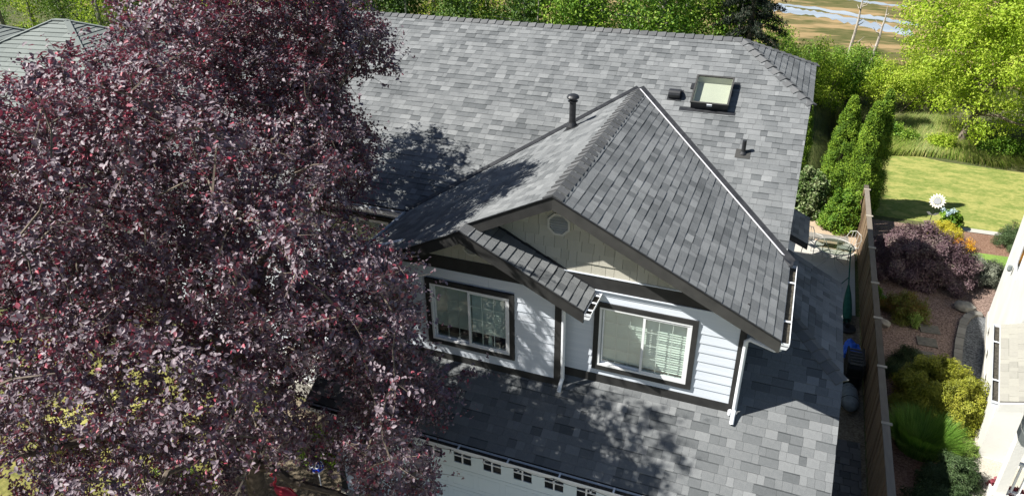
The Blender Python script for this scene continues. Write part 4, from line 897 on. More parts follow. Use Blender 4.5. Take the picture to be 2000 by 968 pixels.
# ================================================================== PLUM TREE
B62 = "0123456789ABCDEFGHIJKLMNOPQRSTUVWXYZabcdefghijklmnopqrstuvwxyz"
CL = "0k1k1x0e1d1x0b1M1y0b1s1y0l1L1y0h1M1y0q1Y1y1V1p1y0M1g1y0V1n1y1V1k1y0i1s1y0w1Q1z141X1z121f1z0c1Q1z0Z1b1z0j2A1z0s1m1z0h1k200U1c200V1h200p1J20111U201221200S1g200X1q200q1R201U1n200d2D200l1S200r2H200c1V201U1d21171b210j1v211T1t210n1k210t1t211S1w210Z1f21161R210O1q210n1q210X24210T1r210v2L21131w220z2N22181W220w1N220t1z220j1f220i2G220t2E221Y1m22121Z220r1p221L1t220d1a221W1v220h28220l2C220W1Z220O1N231H1u230e1F230h1p230f25230b2A230k1L23122G230u1k230z1g23151O230m1P230M1R230i1T240u1X240h2D24101P240a1O241W1l241X1q240o1l241A1X240W23240a1g240r1M25122L25131a250f1m250R1h250m2O250U1v250Z1a250n1u250i1G251P1x250d1J250T1q250y1L250q1n250Z21250w1J250y1m260h1B261O1r260q1t261b1j261Z1g260U1z260v2Q26151e260u1P261A1R260y1s26181d260q2B260s2G261M1x260Z1T261U1t260u29261J1u270f22270G1U270l1k27101b270Z1l270j1U270q1H270d1F270v1l271U1l27111r270u1G271B1u270P1M270d1V271X1u270L1O280c1a28171Y280V2E281G1t280R1t280h1l280e1f280n1c280k2C281Z1p280k1d280x1R280Q1i280R21280n1O280w1e280n1h281P1v281R1o280a1g290X1d290b24291b1h291B1Z290n2M290O1w29181u290l1B290r2N29131v290r2Q290t1g291E1x290d1J290t2J291L1u290y1X290l21290i24290j1a290M1d290c1l290o1l290h2829151W290h1B290n2A2A161f2A0d1R2A1Z1Y2A121Y2A0E1V2A0M1G2A0S1e2A171P2A0i1X2A0q1t2A0l2K2A0v222A101m2A0I1c2A0P1g2A1W1q2A0n262A0v1q2A1N1r2A0x1L2A0Q1V2A0G1R2A111S2A1F1N2A10242A101a2A141i2B0m1G2B0V1s2B1N1x2B0r1I2B0U222B1A1V2B0Y1p2B1I1x2B0y1z2B1e1f2B0B1a2B0n1w2B0l2Q2B0f1g2B0y1d2B131s2B0n1p2B0e1c2B0N1R2B0Z2I2B0y2F2B0U1n2B111N2B0g2N2B0v1b2B0g1Z2B0c1E2B0d1W2B0m1L2C1S222C0k1T2C0Y1m2C0P1Y2C0q1i2C101u2C1T1o2C1F1n2C1b1W2C1H1Q2C0n1a2C0h2C2C0X202C0n1s2C0s2V2C0Y1a2C181Y2C0q2R2C0M1o2C0V1L2D0Q2B2D0g1I2D0o1d2D1Y1m2D0I1X2D151p2D0h2I2D0L1x2D0P1T2D1X1e2D141x2D0W1E2D0f252D181O2D161f2D0z2M2D0t232D1V202E1R1x2E141Z2E1I1q2E0w1h2E151R2E0S1h2E0t1u2E171u2E0P1D2E0l1x2E0p1v2E0s1n2E0p1F2E1D1R2E0G1i2E0h1i2E1d1a2E0J1f2E0m212E121n2E0g182E1K1x2E1Q1m2E0w1q2E0o1m2E121E2E111Q2E0E1c2E0z2D2E0o1K2E0r262E0x232E121M2E1B1n2E0R1P2E0u2K2E0j1H2F1c1f2F0Z182F0N1j2F13272F0Z1p2F121s2F1M1u2F0y1Y2F0e2C2F1Y1p2F0Q1n2F0c1t2F1O1p2F0L1z2F1A1K2F1c1k2F1K1m2F0M1q2F0f1D2F0x1z2F141U2F0P232F0N1g2F1P212F1T1h2F0T1x2G1U1m2G0o1q2G1S1t2G1B1q2G181V2G0y1i2G131i2G161J2G1S202G0i1S2G1D1j2G0H1U2G171j2G0n1g2G0N1T2G1U1x2G0Y1O2G0k1Z2G0a1l2G1J1L2G0n292G0T232G0O1w2G0V1V2G0y2H2G1A1O2G1X1j2G0J1v2G0V1f2G1X1a2G1a1m2G0L1n2G0y2O2G0u1Z2H1Q252H0t2B2H0f2I2H1e1Y2H141z2H1B1c2H0R1a2H1P1x2H0U1s2H0k2J2H1W232H1W1g2H0U1S2H0q1l2H0j1f2H1K1r2H111I2H10272H0A1X2H131Y2H0l1o2H1J1Q2H151v2H0o1D2H1R1p2H0j262H0N2B2I1L1w2I0Q1F2I111a2I1G1l2I1P1l2I0W1l2I0g232I1S232I1D1L2I0u2H2I112M2I0m222I0c1z2I0d1A2I1J1k2I1E1T2I122D2I0f1i2J1N1z2J0P1W2J0Y1z2J0r262J0V1G2J0H1s2J0o1Y2J0i1X2J0N1Q2J191W2J1C1m2J0m1t2J0v1J2J0k2C2J0W1v2J0D1g2J1c1j2J121R2J0P272J1G252J1R1y2J0M1t2J151T2J132A2J1U1y2J0e2N2J0o1J2J1V202J0o1R2J181j2J0i1E2J0Q1f2J131F2J1O1L2J141K2J0r182J0U1a2J0y1t2K0u1e2K0g292K0J1i2K0x1X2K1N1q2K0a2J2K0q2C2K0P1l2K0S1y2K0f1K2K0x1B2K0w1x2K0c1r2K0r1U2K1P1w2K0V1U2K0R1s2K1O222K0O2D2K111q2K18222K0c262K1S1l2K0Z1h2K0y1f2K1M1t2K0j202K0h1e2K1K1n2K0N1Z2L1C1i2L132G2L1D1z2L0e1n2L0n192L0Y1a2L0T1j2L0U2A2L0Z1p2L151v2L0k1x2L0x1b2L0b1I2L0Y1D2L181g2L12252L0u1Z2L0U1E2L0q1d2L0r1s2L0q1E2L0g1k2L0r1M2L1H1x2L0U1R2L0p1h2L131c2L0j2L2L0K1m2L0d1w2L0L1f2L0X252L111H2L1b1g2L0H202L1H1h2L102B2M1R1s2M0U1L2M171Q2M1T1w2M0f1E2M141X2M1U1i2M1U1e2M0G1S2M0X1j2M191p2M0S222M0c1L2M0G1b2M0U1X2M151Z2M0T262M1J242M1B1U2M0y1O2M0a1c2M191K2M0x2G2M0u1Q2M0K1Y2M1V1n2M0I252M0P1i2M0Z1x2M0m1D2M1c1l2M0N222M1D1Q2N112M2N0W1u2N0d2K2N16202N172M2N1O1y2N1O1h2N0W1f2N0i2H2N0O1v2N101d2N0w1S2N1R1z2N0g202N0m292N0U1n2N15282N1R1o2N151k2N0f292N0I1v2N0Y212N0B1l2N1R222N1c1T2N0k1R2N0N1O2N0F1P2N0y1j2O0e1G2O1N1s2O0r1y2O1K1h2O0k1l2O161N2O0Y282O191m2O1Y1l2O1W1q2O1K1O2O0c1r2O181v2O0U1A2O0J1r2O0i182O0z1v2O0p1s2O0e2O2O0o1G2O0n1x2O0l1f2O0f1x2O121L2O0H1p2O0x2D2O0e2G2O0h1r2O1G1V2O0v1v2P0S1R2P0S1g2P1S1u2P0c222P1O232P0t262P0j1z2P0h1c2P1h1W2P0a2B2P0M1U2P0a1g2P0s1F2P1I1s2P0w1X2P0O1e2P0T1V2P1b1z2P131q2P0P1s2P1R1j2P0z192P0e1h2P1X1h2P1N1v2P0J1k2P111m2P1M1f2P1B1Z2P0i2R2P1X1w2P0c1d2P1E222P0v2T2P0w1G2P0x1D2P1J1z2P0Z1p2P112H2P0G1I2P191z2P1B1g2P1J1L2Q1Q1u2Q1e1f2Q132R2Q0g2L2Q0t1n2Q0l252Q171g2Q121E2Q1L1b2Q0l182Q0I1T2Q0w1p2Q1U1o2Q1P1p2Q0z212Q0b1v2Q1R1g2Q0b2J2Q1J1v2Q162U2Q0k1K2Q0T1Z2Q0U1N2Q121T2Q0n1R2Q0Z1Y2R0o1B2R171l2R0e1o2R151D2R1P1y2R0u2G2R0y1d2R0K1M2R0d1D2R0q1S2R131w2R0N1i2R1A232R0n292R1S1t2R0t1k2R0k1U2R1V1u2R0f222R0W1u2R0k2O2R0Y1R2R0d1K2R111X2R0d2T2R1F1z2R0i292R171J2R181P2R1L1p2R0r2E2S1Z1r2S0o1p2S1F1n2S0W1a2S0U1y2S1E1O2S0d1i2S0q1m2S0V1U2S0j1b2S1L1D2S0c2G2S0Y1G2S171T2S0X232S1B1c2S0D1k2S1S1x2S1a1m2S1M232S0L1k2S1B1x2S0H1q2S0R1u2S0c1z2S1J1G2S0x202S0Z1s2S0u272S1P1u2S1A1o2S15262T0y1p2T1H1g2T1D1T2T0N202T0L1t2T1Y1e2T0S262T1F1K2T1V1k2T0r1G2T1L202T0z1m2T0w2U2T1L1x2T151M2T0P1T2T0M1G2T0Q1y2T0q1g2T0j1X2T0k232T1Z1i2T0e1d2T0D1M2T1N1M2T0g1l2T1c1r2T0O1e2T1M1t2T1O1c2T1S1q2T1S1G2T102L2T141u2T1H1y2T0w182T101b2T0D1g2T0a2M2T0h2B2T0r1A2T111K2T1D1u2T0q2M2T152Q2U0Y282U0W1M2U0r1M2U0q1z2U0l1x2U0n1E2U0S1K2U0f1C2U0d1q2U161Y2U0m1B2U1Z1p2U131o2U0a212U0o1V2U0g152U0L1J2U1E1X2U0G1w2U0l2A2U0Q1O2U1R1m2U0Z1v2U0d1a2U1Q212U1D1q2U0j2E2U161r2U0S2B2V0s1k2V161y2V1J1p2V0l1t2V0N1h2V1c1X2V0b1B2V1W1q2V1G1v2V0t1s2V1b1c2V17282V1Y1t2V0b1G2V1P1r2V0i1q2V0p222V0o1i2V1J1x2V1G1l2V0n1P2V1N232V1K1d2V0k1k2V0a1U2V191s2V101D2V0h1w2V0O2C2V0R1F2V0Q282V0o1b2V1N1a2V1T1s2V0j1g2V1I222V121s2V0v2P2V0V1I2V141B2V0O1x2V0S1Z2W0O2G2W0W1y2W191U2W1N1x2W0s1o2W1E1g2W1T1x2W0H1c2W0y1V2W0N1W2W0p1q2W0l2Q2W0b272W18252W0a1p2W0k2H2W0d1i2W1O1C2W1X1a2W0F1t2W0f1l2W0v252W171j2W1H1M2W1M1m2W0z202W132L2W0e292W0n1S2X1H1x2X0u282X0w2C2X111X2X0J1Z2X1F182X1V1k2X0S1M2X121v2X1A1o2X0I1n2X0U222X1A1k2X0t1D2X1A202X181u2X0z1n2X0m1W2X0w1u2X1E1r2X0z1M2X152H2X0L1u2X1Z1k2X0a1R2X1M202X0T2G2X0g2N2X1F1c2X0v182X0r1P2X0Q1U2X0i1Z2Y0P1r2Y1O1s2Y0T1Q2Y1A1a2Y1U1o2Y0a2I2Y0i1T2Y0W2D2Y0q242Y0o162Y1F202Y0l2A2Y0a1W2Y0w1n2Y0E1x2Y0l1t2Y0o2O2Y0a1t2Y1E1u2Y1A1B2Y0s1M2Y0f1z2Y0v1f2Y0q292Y0B1X2Y0k1p2Y1L1x2Y0B1b2Y0h232Y0H1Q2Y0c1n2Y0n2D2Y1L1t2Y1I1p2Y1L1V2Y0P1R2Y0h1B2Y0v202Y0o1i2Y151Y2Z0q1T2Z1O1a2Z0P1h2Z102E2Z0Q1b2Z0A1l2Z0y292Z0V1b2Z0j1e2Z0b2L2Z0K1W2Z121d2Z0S2L2Z0y182Z0p1m2Z0q1D2Z10252Z0V1O2Z1I1s2Z1G1f2Z181x2Z0K1g2Z1M1C2Z1Y1p2Z0K1r2Z0c1b2Z0V1s2Z1a1m2Z0R1p2a141k2a1Q1o2a1V1i2a1B1i2a1W1m2a1I1k2a1N1p2a0F202a0N1o2a0q2L2a1P202a0o252a1H1z2a181Q2a0K1S2a1G1v2a1U1J2a0P1M2a0a222a0Y1X2a0Z1S2a1L1Q2a0D1h2a0c262a1T1t2a0N1Y2a0P1v2a1B1S2a111p2a0m1w2a0s1r2a0y1T2a0V292a0k1Y2b1M1i2b0y1c2b0y1J2b0x1N2b0Y1K2b0o1R2b121g2b0i1k2b121V2b0e1K2b0T1e2b1V1p2b1H1L2b1S1k2b1I1Y2b1E1W2b1F1j2b101C2b0l1m2b0a1r2b1V1v2b1H1o2b0s2T2b0r1x2b0k232b0c1N2b0K2B2b1A1s2b0I1v2b151q2b1N1v2b152C2b0o1Z2b0z1u2b0T1v2b1K1t2b0k1z2b0t222c1A272c0C1d2c0c1U2c181d2c0h1P2c1K1n2c1D1u2c0j2H2c141Z2c0n1V2c0w1G2c1i1U2c191m2c0b1m2c0K1L2c0V262c0t282c0u1W2c0v1a2c1N1e2c1G1O2c1C1q2c171H2c1H1x2c0T1o2c1M1E2c1C1n2c1X1n2c0o1y2c0c1u2c0w2S2c0p2S2c0M1q2d1D1D2d0v1R2d0f1U2d1K1z2d0J1Y2d0t1f2d1H1e2d0w192d0O1b2d0H1i2d1L1T2d0R2B2d0G1r2d0J1l2d0k1u2d0x2W2d0e1j2d1S1z2d0i1d2d0s1i2d0O2D2d0p282d1R1p2d0f1p2d1G1r2d0X1H2d1P1i2d1O1t2d1a1l2d0X1v2d1K1g2d1Y1g2d122P2e0p1b2e0p1A2e161R2e0h1z2e0g1N2e0z1o2e0p1l2e0Z212e0C1Z2e1J1q2e141u2e101N2e1F1n2e142K2e1S1f2e172F2e1G1z2e0g2D2e131E2e111X2e0J1P2e0V1s2e1X1s2e1N1m2e141m2e1M1Y2e0j1o2e0i2N2e0j1V2e0Q1r2e0d1d2e0b1S2e0m2F2e1U1u2e0t2C2e0a2M2e0Y1a2e151i2e0j1i2e0M1T2e1Q212e0l1R2f0L2C2f0w1k2f0d1H2f0S1Z2f0r1u2f0g1h2f141e2f1I1m2f0X2R2f1K1F2f0a1M2f0H1z2f1C1v2f1W1l2f0t1a2f101j2f1D1i2f0Q1S2f13202f0a262f0u1o2f1G1Q2f122F2f1R1x2f0y1H2f0K1c2f0m1b2f131Q2f0z1Q2f0c1o2f1J1w2f1M1o2f122S2f0c1g2f0y2Z2f1U1P2f1E1V2f0Q1M2g1I1C2g0h1m2g1C1y2g1R1M2g0w1z2g0g222g142C2g1I1X2g0e2U2g1S1j2g0T1v2g1K1r2g0z172g1E1d2g0v1w2g0S2O2g162M2g131x2g0b2D2g1H232g161b2g0k272g0P1j2g0u2Q2g1N1y2g0V1V2g171m2g0Y1g2g0n1j2g1E1l2g1T1q2g0n1s2g0e262g102M2g0w1U2g0p2R2h0Z1V2h1Q1p2h171I2h0k1q2h1M1u2h0f1b2h1D1r2h1A1D2h0q1A2h0Z1k2h1A1f2h0d1w2h0s2L2h0v1Y2h0T1N2h0h1P2h101L2h0o1Z2h1F1o2h1I1g2h0k222h1Y1f2h0H1Z2h0x1n2h1N1k2h0d1r2h0d1Q2h0h1v2h0m1D2h0k2V2h1A1n2h1P1u2h1g1V2h1B1u2h0f1M2h0v1F2h0L1X2h1F1y2h0I1V2h0t1m2i192J2i111o2i0p2N2i1V1s2i0N1p2i0g2D2i111S2i1B1W2i0y1a2i0m1G2i1P1e2i0i1L2i0y1k2i0w2K2i132K2i0w2X2i1L1m2i0g2N2i1H1t2i0V1t2i0d1k2i0N1T2i132V2i0Z212i1a1h2i1A1b2i0G1y2i0m1W2i0s2U2i1N1s2i1V1o2i151k2i0o1R2i1M1K2i0U1Z2i0l1x2i1H1m2i0J1n2i0o1c2i182E2i1U1w2i1G1L2i172L2i0N1P2i111F2i1B1k2j0d1Z2j0v1B2j0p1y2j0r1h2j0g202j0Q2G2j0w1t2j191M2j1F252j0T1g2j171o2j0q1s2j0h1o2j1X1k2j1J1p2j0x1w2j132P2j1M1g2j1Z1m2j0r2H2j1K1u2j0h1e2j0r1O2j0z2U2j0S1t2j1E1l2j1E1q2j1H1r2j0h1U2j0t1W2j0q2B2j1T1n2j0b1n2j1P1Z2j0k1n2j0n2Q2j1A272k0z182k0W1w2k1V1Y2k1Z1p2k1h1Y2k1Q1j2k1C1v2k0O1d2k0v2R2k1O1o2k0V1o2k0K1g2k0v1f2k0v1P2k1U1q2k0Z1r2k0L1y2k0Y2P2k161O2k121l2k0z2A2k172O2k0h1Q2k161g2k0O1u2k0y2Y2k101K2k0z1h2k132T2k0R1m2k16242k0x2d2k0X1k2l141p2l0n1N2l1N1j2l0b1k2l1T1t2l0f1N2l0r212l1W1J2l122G2l1E1h2l1P1w2l161V2l0f1v2l0e1H2l0g282l0p1Z2l0s1L2l121t2l1X1m2l0t1x2l1T1i2l0a252l0c1W2l1I1H2l0v2N2l0j1y2l0b1x2l0Z1I2l132M2l0a1a2l0U1r2l0p262l0Y1W2l0k1X2l0t242l0x1R2l0y2J2l192C2l0f1k2l171r2l171k2l1B1w2l13282l0S2H2l0s1k2l0s1p2m112X2m0V262m101D2m0n1n2m182L2m0d1e2m141c2m0Z1S2m0t2Y2m0n1V2m1Q1s2m0q1c2m0q2M2m0e222m0S1y2m0e1q2m0k1k2m0v1L2m191I2m1E1e2m102O2m0z1Z2m1I1b2m0S1g2m0n1i2m0k1I2m0b1P2m1A1l2m102J2m1C2G2m101p2n0j212n0u1h2n11212n1F1K2n0w1V2n1O1Z2n0V1m2n0r2Z2n0j2Q2n0P1o2n0Z1g2n101l2n172H2n1N1s2n161n2n0l1r2n1O1m2n0W1p2n1U1k2n0h1t2n0n2I2n151w2n1K1r2n0a2P2n1G1T2n151A2n1C2B2n161Z2n0i1e2n0w2b2n1Y1p2n0b1u2n1C252n162M2n0k1b2n0v2K2n0H1w2n141r2n17222n0u2W2n0W1Z2n0y2W2n1V1P2n1T1n2o0w2D2o1B1N2o0o1w2o1U1a2o0z1u2o0m2T2o1O1f2o0L212o1R1b2o0u272o181q2o0S1j2o0Y212o101Q2o0O1g2o0Y2C2o0U1t2o0o1f2o0t2c2o1D1i2o0S2N2o112L2o0x1d2o0X1c2o0G222o1B1X2o0c1j2o1Q1U2o0f1V2o0f1O2o0k1w2o0x212o1T1q2o0i2M2o0s1L2o0b222o0d2N2o0M1k2o0p2R2o171c2o1e1e2o1E1m2o191i2o101j2o0R202o1X1M2o0i2C2p0i1Y2p0q232p1Q1i2p0u1o2p0z192p19292p102A2p161u2p0q2U2p1T1H2p101e2p0m1E2p0Y1n2p0g1o2p141X2p1I1e2p0q2K2p0r1k2p0T2A2p0s1W2p152J2p132S2p152B2p0f1d2p102I2p0k1j2p0r1p2p162E2q0q1v2q0g242q0S1x2q0M2A2q0v2H2q0o2a2q0i1Q2q122G2q0X1w2q191o2q13232q0z2U2q1K1p2q0r2E2q1Q1n2q131o2q0z2N2q161h2q0a1W2q0h1i2q192C2q1Y1W2q0w1k2q1E1h2q1T1N2q0t1R2q1H1N2q182K2q0t2a2q0R242q0z2Q2q0m2J2q0g1I2q0P1p2q1B1C2q1C2G2q0L252q1C1K2q122L2q171r2q0R1h2r0o1Y2r0p1b2r1B1R2r1J232r0U1p2r192N2r0T1e2r0X1s2r0v1L2r0s2e2r0k1r2r0x1P2r141T2r0a1k2r1A1t2r0d1w2r0h1F2r0J1j2r0Y1M2r1F1o2r11262r1D2C2r0U2M2r0w1Z2r131i2r0o1j2r0o2W2r0h1y2r0x2N2r161W2r0n222r1Y1m2r1D1N2r0n1U2r111n2r1M1Z2r0Q2C2s0e1S2s0f1V2s0k1c2s0G1v2s0X2E2s0P1s2s1F1X2s0w1t2s0b1r2s1D1q2s0c252s0s1O2s0V1y2s0a2J2s1A1i2s0h1Z2s101V2s152I2s0j1N2s0p1P2s0K2A2s0l2T2s111f2s141u2s1J1z2s182H2s0h292s0v2K2s0l2D2s1Z1f2s1K1V2s131p2s142D2s1C2J2s0p2b2s0n2A2s1L1i2s0Y262s0h1o2s1J1o2s0f1l2s1F212s0p2H2s0y212s0p1G2s0a1c2s142L2s1J1a2t0e2G2t191a2t0J212t141z2t0Q1l2t0a1w2t0z2D2t0u2F2t17272t0a1Z2t0j2P2t0y1T2t122J2t0d1J2t0q272t1A1r2t0z1y2t1f1c2t0W1g2t122G2t0s2O2t1d1W2t0q1U2t0S1R2t0g2J2t0n2Q2t0d1a2t0z2M2t0u262t1C1g2t1Q1f2t0k272t102A2t1S1L2t0s1g2t0u2Y2t0W1u2t0Z1o2t0s2a2t1I1r2u0R1x2u0e1f2u1B1S2u0f272u1G282u1K1E2u122O2u0y2S2u0T2G2u0c1P2u0v2M2u0l2K2u0s2V2u0W1k2u0m1u2u0k1Y2u0h1c2u0n2U2u0y2P2u0f232u0v2R2u0d2K2u141U2u0r2I2u1A1z2u1A1K2u0u1h2u17222u0Z2M2u0k2d2u101R2v0i1L2v0Q222v1D1m2v1D2E2v1E1q2v1H1m2v0X1U2v0t1W2v0Q1u2v0n1q2v19272v0t1l2v0h1Q2v0i1i2v0a2A2v1N1i2v101h2v151o2v0t2C2v172B2v0U232v0b242v121n2v101Y2v0N1l2v0c1s2v192I2v1O1X2v171h2v0t1M2v1E1F2v19252v0m1Q2v0g1Y2v102D2v0j222v111r2v191k2v1E272v0b1k2v0W1Z2v0i1r2v0g1U2v0l1U2v0v2G2v0P1q2v0m1b2v0e1w2w0n1K2w0j2F2w0l2S2w102H2w192F2w1A1v2w0x1i2w0q1Z2w1f1Z2w0b1e2w0e1o2w11262w1H1J2w142H2w0t1s2w1F1x2w0h2O2w1N1u2w0a2E2w0Z202w0z222w0X272w0m2Z2w121z2w121g2w1C1e2w0u2J2w0g1l2w1H1k2w19222w0s2F2w1D1h2w0n272w0b1N2w0p1c2w1L1j2w0X1p2w1L1n2x0x2L2x1F212x0n2f2x1J1d2x122B2x1I272x1B1n2x0k2P2x0X1x2x0t2W2x0R1k2x0q2h2x0u2c2x101l2x1C292x1N1q2x1C252x0X2B2x0s1g2x0r2T2x0j1v2x1R1I2x0k2V2x0v2P2x0v1S2x0y1V2x0M1p2x0o1U2x0U1h2x122Q2x112N2x0c1V2x0w2C2x0o2c2x0Y1c2x0j2C2x0U1u2x0v2X2x0v1h2x121a2x161V2x0x2Z2x0v1c2x0r2e2y0j262y15232y0x2U2y1A1Z2y192A2y0X1l2y141S2y0X1Q2y0u2S2y1O1d2y0k1f2y0m1j2y0n1f2y0w1K2y0u1m2y162H2y0j2b2y16292y0s1U2y0f282y151h2y19272y0u1e2y1T1f2y1N1j2y0W1X2y161f2y0z2C2y0q242y0p2M2y181Q2y0u2D2y1L1g2y0z202y132G2z0q2b2z0v1x2z0q1l2z0M1c2z0j1r2z0y2E2z0z2I2z0i2J2z0v272z0i2T2z1C1c2z0d1S2z0f1g2z171p2z172C2z1I1z2z0b1q2z121N2z1A1y2z122L2z0W212z1F1f2z1a1U2z0j1L2z10282z0x2N2z0t2K2z0y1j2z0q2B2z152O2z0o2O2z142J2z0x1S2z1Q1h2z111j2z0m2C300x2S300m2Z301U1Z300T1z300d2M30122B300y1N300M1f300q1S30181c300m1U300r2F300q1d300r1f300o2I30132O300o2830171j300f2X301E2A301626300W29300t1k30101X300R1r301I1f30112U30182W300d1e301I1m300a1i300P1v30162F300w1d30111x300z1n30101c30161z300w2Z300r2Q300j2e300V1p301929301Q1q301A2D30101t31181f310n2g310j1T31171Y31181V310l2W310u2B310w2J310l1n310V1a31122S310x2431142D310v20310q2W310t1q311D1k310m24311I1G310l2L310r2e311A1M310o1M31151i310o2F310P2131182Q310w2W310O1Y310u1E310l1h310m2P31141e310Y1P310M1n310U24310q1i310b1W310h1Y311222310d2Q310o2Z31152R310v1j310T1v310m1t310i2b31112E311N1m320r2a321A1Z320j1b321722320Q1V320u1d320w1m32112P320e1l321M1g32152U320o1I320x1g320t25321A1i320p2T320t1N321026320u2M320c1R320z2C321D2Q321X1a320b1u320c1Z320r2L32181s320i1f320j1W320k1O321D23320p1g32131g320Q1b321A26320j2N321C1b320X21321Y1U320o1p320m2T321B2A320m20321729320z1Q320x2S32152M320s2U320m2e32152X32141l320t1m320y1Y330j2W33131v331G1k331920330k1r330t2Z33101k330T2A33191p33132B33121c331F1Q331K1m330j2F331H1h33112M330b2K330r1b331A2W330v27330y1n330w2L330j1l33112933161p330Z1w331E1Y330g1P330r1V330n1c331H1W330V1S331H1z33122W331423330v2Q330s1h331U1k330m2W330o2I330X1a33112S330S1h330p25330Y1f330w1e331B2S341P1q340o2A340y1J34111n341F1I34171g340h1S341H1q340i2T340g2Q340c2O34101c34172R340g2M34111V340e1i340r2Q340i2A340y2I340o1w340T1Y341L1q340n1f34111f340y29341C1n340l2Q340V2D34142Q340z2M34131p34192O34191F340h2I350n1V350t1d350w2G35132J35111z350m27350q2035182K350p2f351A1c350k1R350r1M350o2Q350p1l350w1m35162O350N1f350y1g350U22350s2D35131a350k2Y350x2O350v2A351D1j350x2U350j1b350r1o350b1a350p2M351M1Y351122350r29350O1a35192935132A35102P350u1h350q1g350t2M350k21350q2Z350U1x350a1g351628360V1e360P1m360f1V360v1z360m2I36152L360o2F360h2T36152G360w1M36101i36191j36141i36141s361C2M360k2N360v22360t24361M1e360x25360p1Z36151p360k2c360e2M360q1d361E1V361R1U360a1P360k2936181w360r26360h2a360y1r360g1a360h1n361821361D2B36152U36151e360d1s361D25360i2X361A1p370b1U370z1x370q2D370t2B370t1R370a2H370x2I370j1X370q1u370u1u370k2G371C2R370S1c370v2O370X1Y37171m37192I370l1u371427370e1O370t1l370y2D370z22370o2X370q2c370l1c370w2B370h2O371B2K37111g37142R370x1P370p1n37191b370i2L37181g380k1a380f2F380q1i38161X380x2938122N380t1c38172N38152O380n29380k2R38141z380w1f380t2Z381F2I380m2b380b1x380X1T380x1l380l2Y380p1N380m2N380z2M38152J38191l380s1h380h1p38131U38112U381D2O381E2E380v1o38102Q380j1U381A2538141m380p1S380z1j380k1Q381423380e2Q39111Y39192R391B2F391723390X2D39101d39112J39151L390q2B390j2D39152G391I1w39161d39182C390f2X391K1Z390t2J390o1Z390k1g391A2I390u2C390a1l39141Z3A1I1L3A0j1c3A0y1y3A0w1t3A0x2D3A11203A0l2e3A0y2I3A0y1a3A192K3A192O3A0r1t3A0l2V3A1B2A3A0m2K3A162D3A0v273A0h2M3A0s1n3A0y1o3A1G2G3A0w223A0l2H3A0o243A131o3A101t3A0Z1d3A0q273A0y263A0o1t3A0u243A181j3A0i2V3A1E2K3A161o3A0r1x3A0t1Y3A171T3A1I1T3A151f3A0t2F3A0n1z3B0v1S3B122D3B0v1y3B171r3B162M3B152Q3B0y1g3B101S3B131i3B0q1j3B0o2B3B101a3B112G3B0q1W3B0g2R3B0t1O3B171f3B0q233B0p2H3B192E3B0o2P3C162J3C0i2D3C132N3C1S1V3C0z213C0w1j3C1P1T3C1F1Z3C1C2E3C131l3C0x2B3C0g283C0u223C151c3C1F2I3C0u1w3C111d3C0l2D3C192K3C0j293C182P3C12283C0t253C162C3C1E2A3C111w3C171Z3C0f2M3D0n273D181M3D0z2G3D0s283D0y243D11243D111X3D0n223D0g2I3D181m3D0y1j3D161j3D0p2E3D0t1r3D0y1x3D17293D191T3D0r1Y3D0w273D0p2L3D122Q3D172L3D1C2H3D0z1O3D0j2V3D192B3D0r203D1A2G3E0j2P3E0f2D3E0r2C3E0q1v3E112M3E122I3E121s3E0t1y3E1C1X3E0g2Q3E0n253E162E3E0u2I3F0m2P3F1E1P3F0x1s3F0v1x3F172H3F0z1v3F0h293F0q2G3F0i2J3F131w3F1B2K3F171U3F142N3F1F1c3F152A3F10243F192N3F0w2B3F1A1e3F111p3F0z2D3G0l2B3G12213G1D1T3G0k2I3G13233G1A2A3G0j2E3G152L3G0j2N3G11273G0p2D3G192E3G101s3G0q263H0m2T3H0x283H17293H0p2M3H0w203H1H1i3H0l213H192H3H0z2H3H122E3H172K3H0s2F3H0u273H1C1f3H0r1u3H0o263H0t2B3H162H3H152E3H0m293H0v2I3I0r2K3I0j2T3I1F1l3I112N3I0n2H3I132I3I0m2N3I0t2M3J0w1x3J0x2L3J1E1c3J0n2L3J0z203J0r2A3J102K3J0r2P3J0z253J14243J0x2A3J11233J102E3J182A3J0v2P3J0n2F3J0k2L3K0s2I3K0z1w3K0x2I3K0w2F3K132A3K132D3L0t2B3L10283L0t243L0m263L0u2L3L0m293L182I3L1E1f3L0n2L3M0o233M152J3M1B1h3M12283M102L3N0y2J3N132B3N17283N0p2M3N0y2C3N0w263N0x1u3N0w2G3O172D3O0v2J3O102H3O112C3P0s2K3P132F3R0y2I3R"
nums = [B62.index(CL[i])*62+B62.index(CL[i+1])-140 for i in range(0, len(CL), 2)]
PC = np.array(nums, float).reshape(-1, 3)/10
rg = np.random.default_rng(3)
PC += rg.uniform(-.05, .05, PC.shape)
plum = thing("plum_tree", (-8.0, -2.6, G), "huge purple-leaved plum tree filling the left of the view in front of the house", "tree")
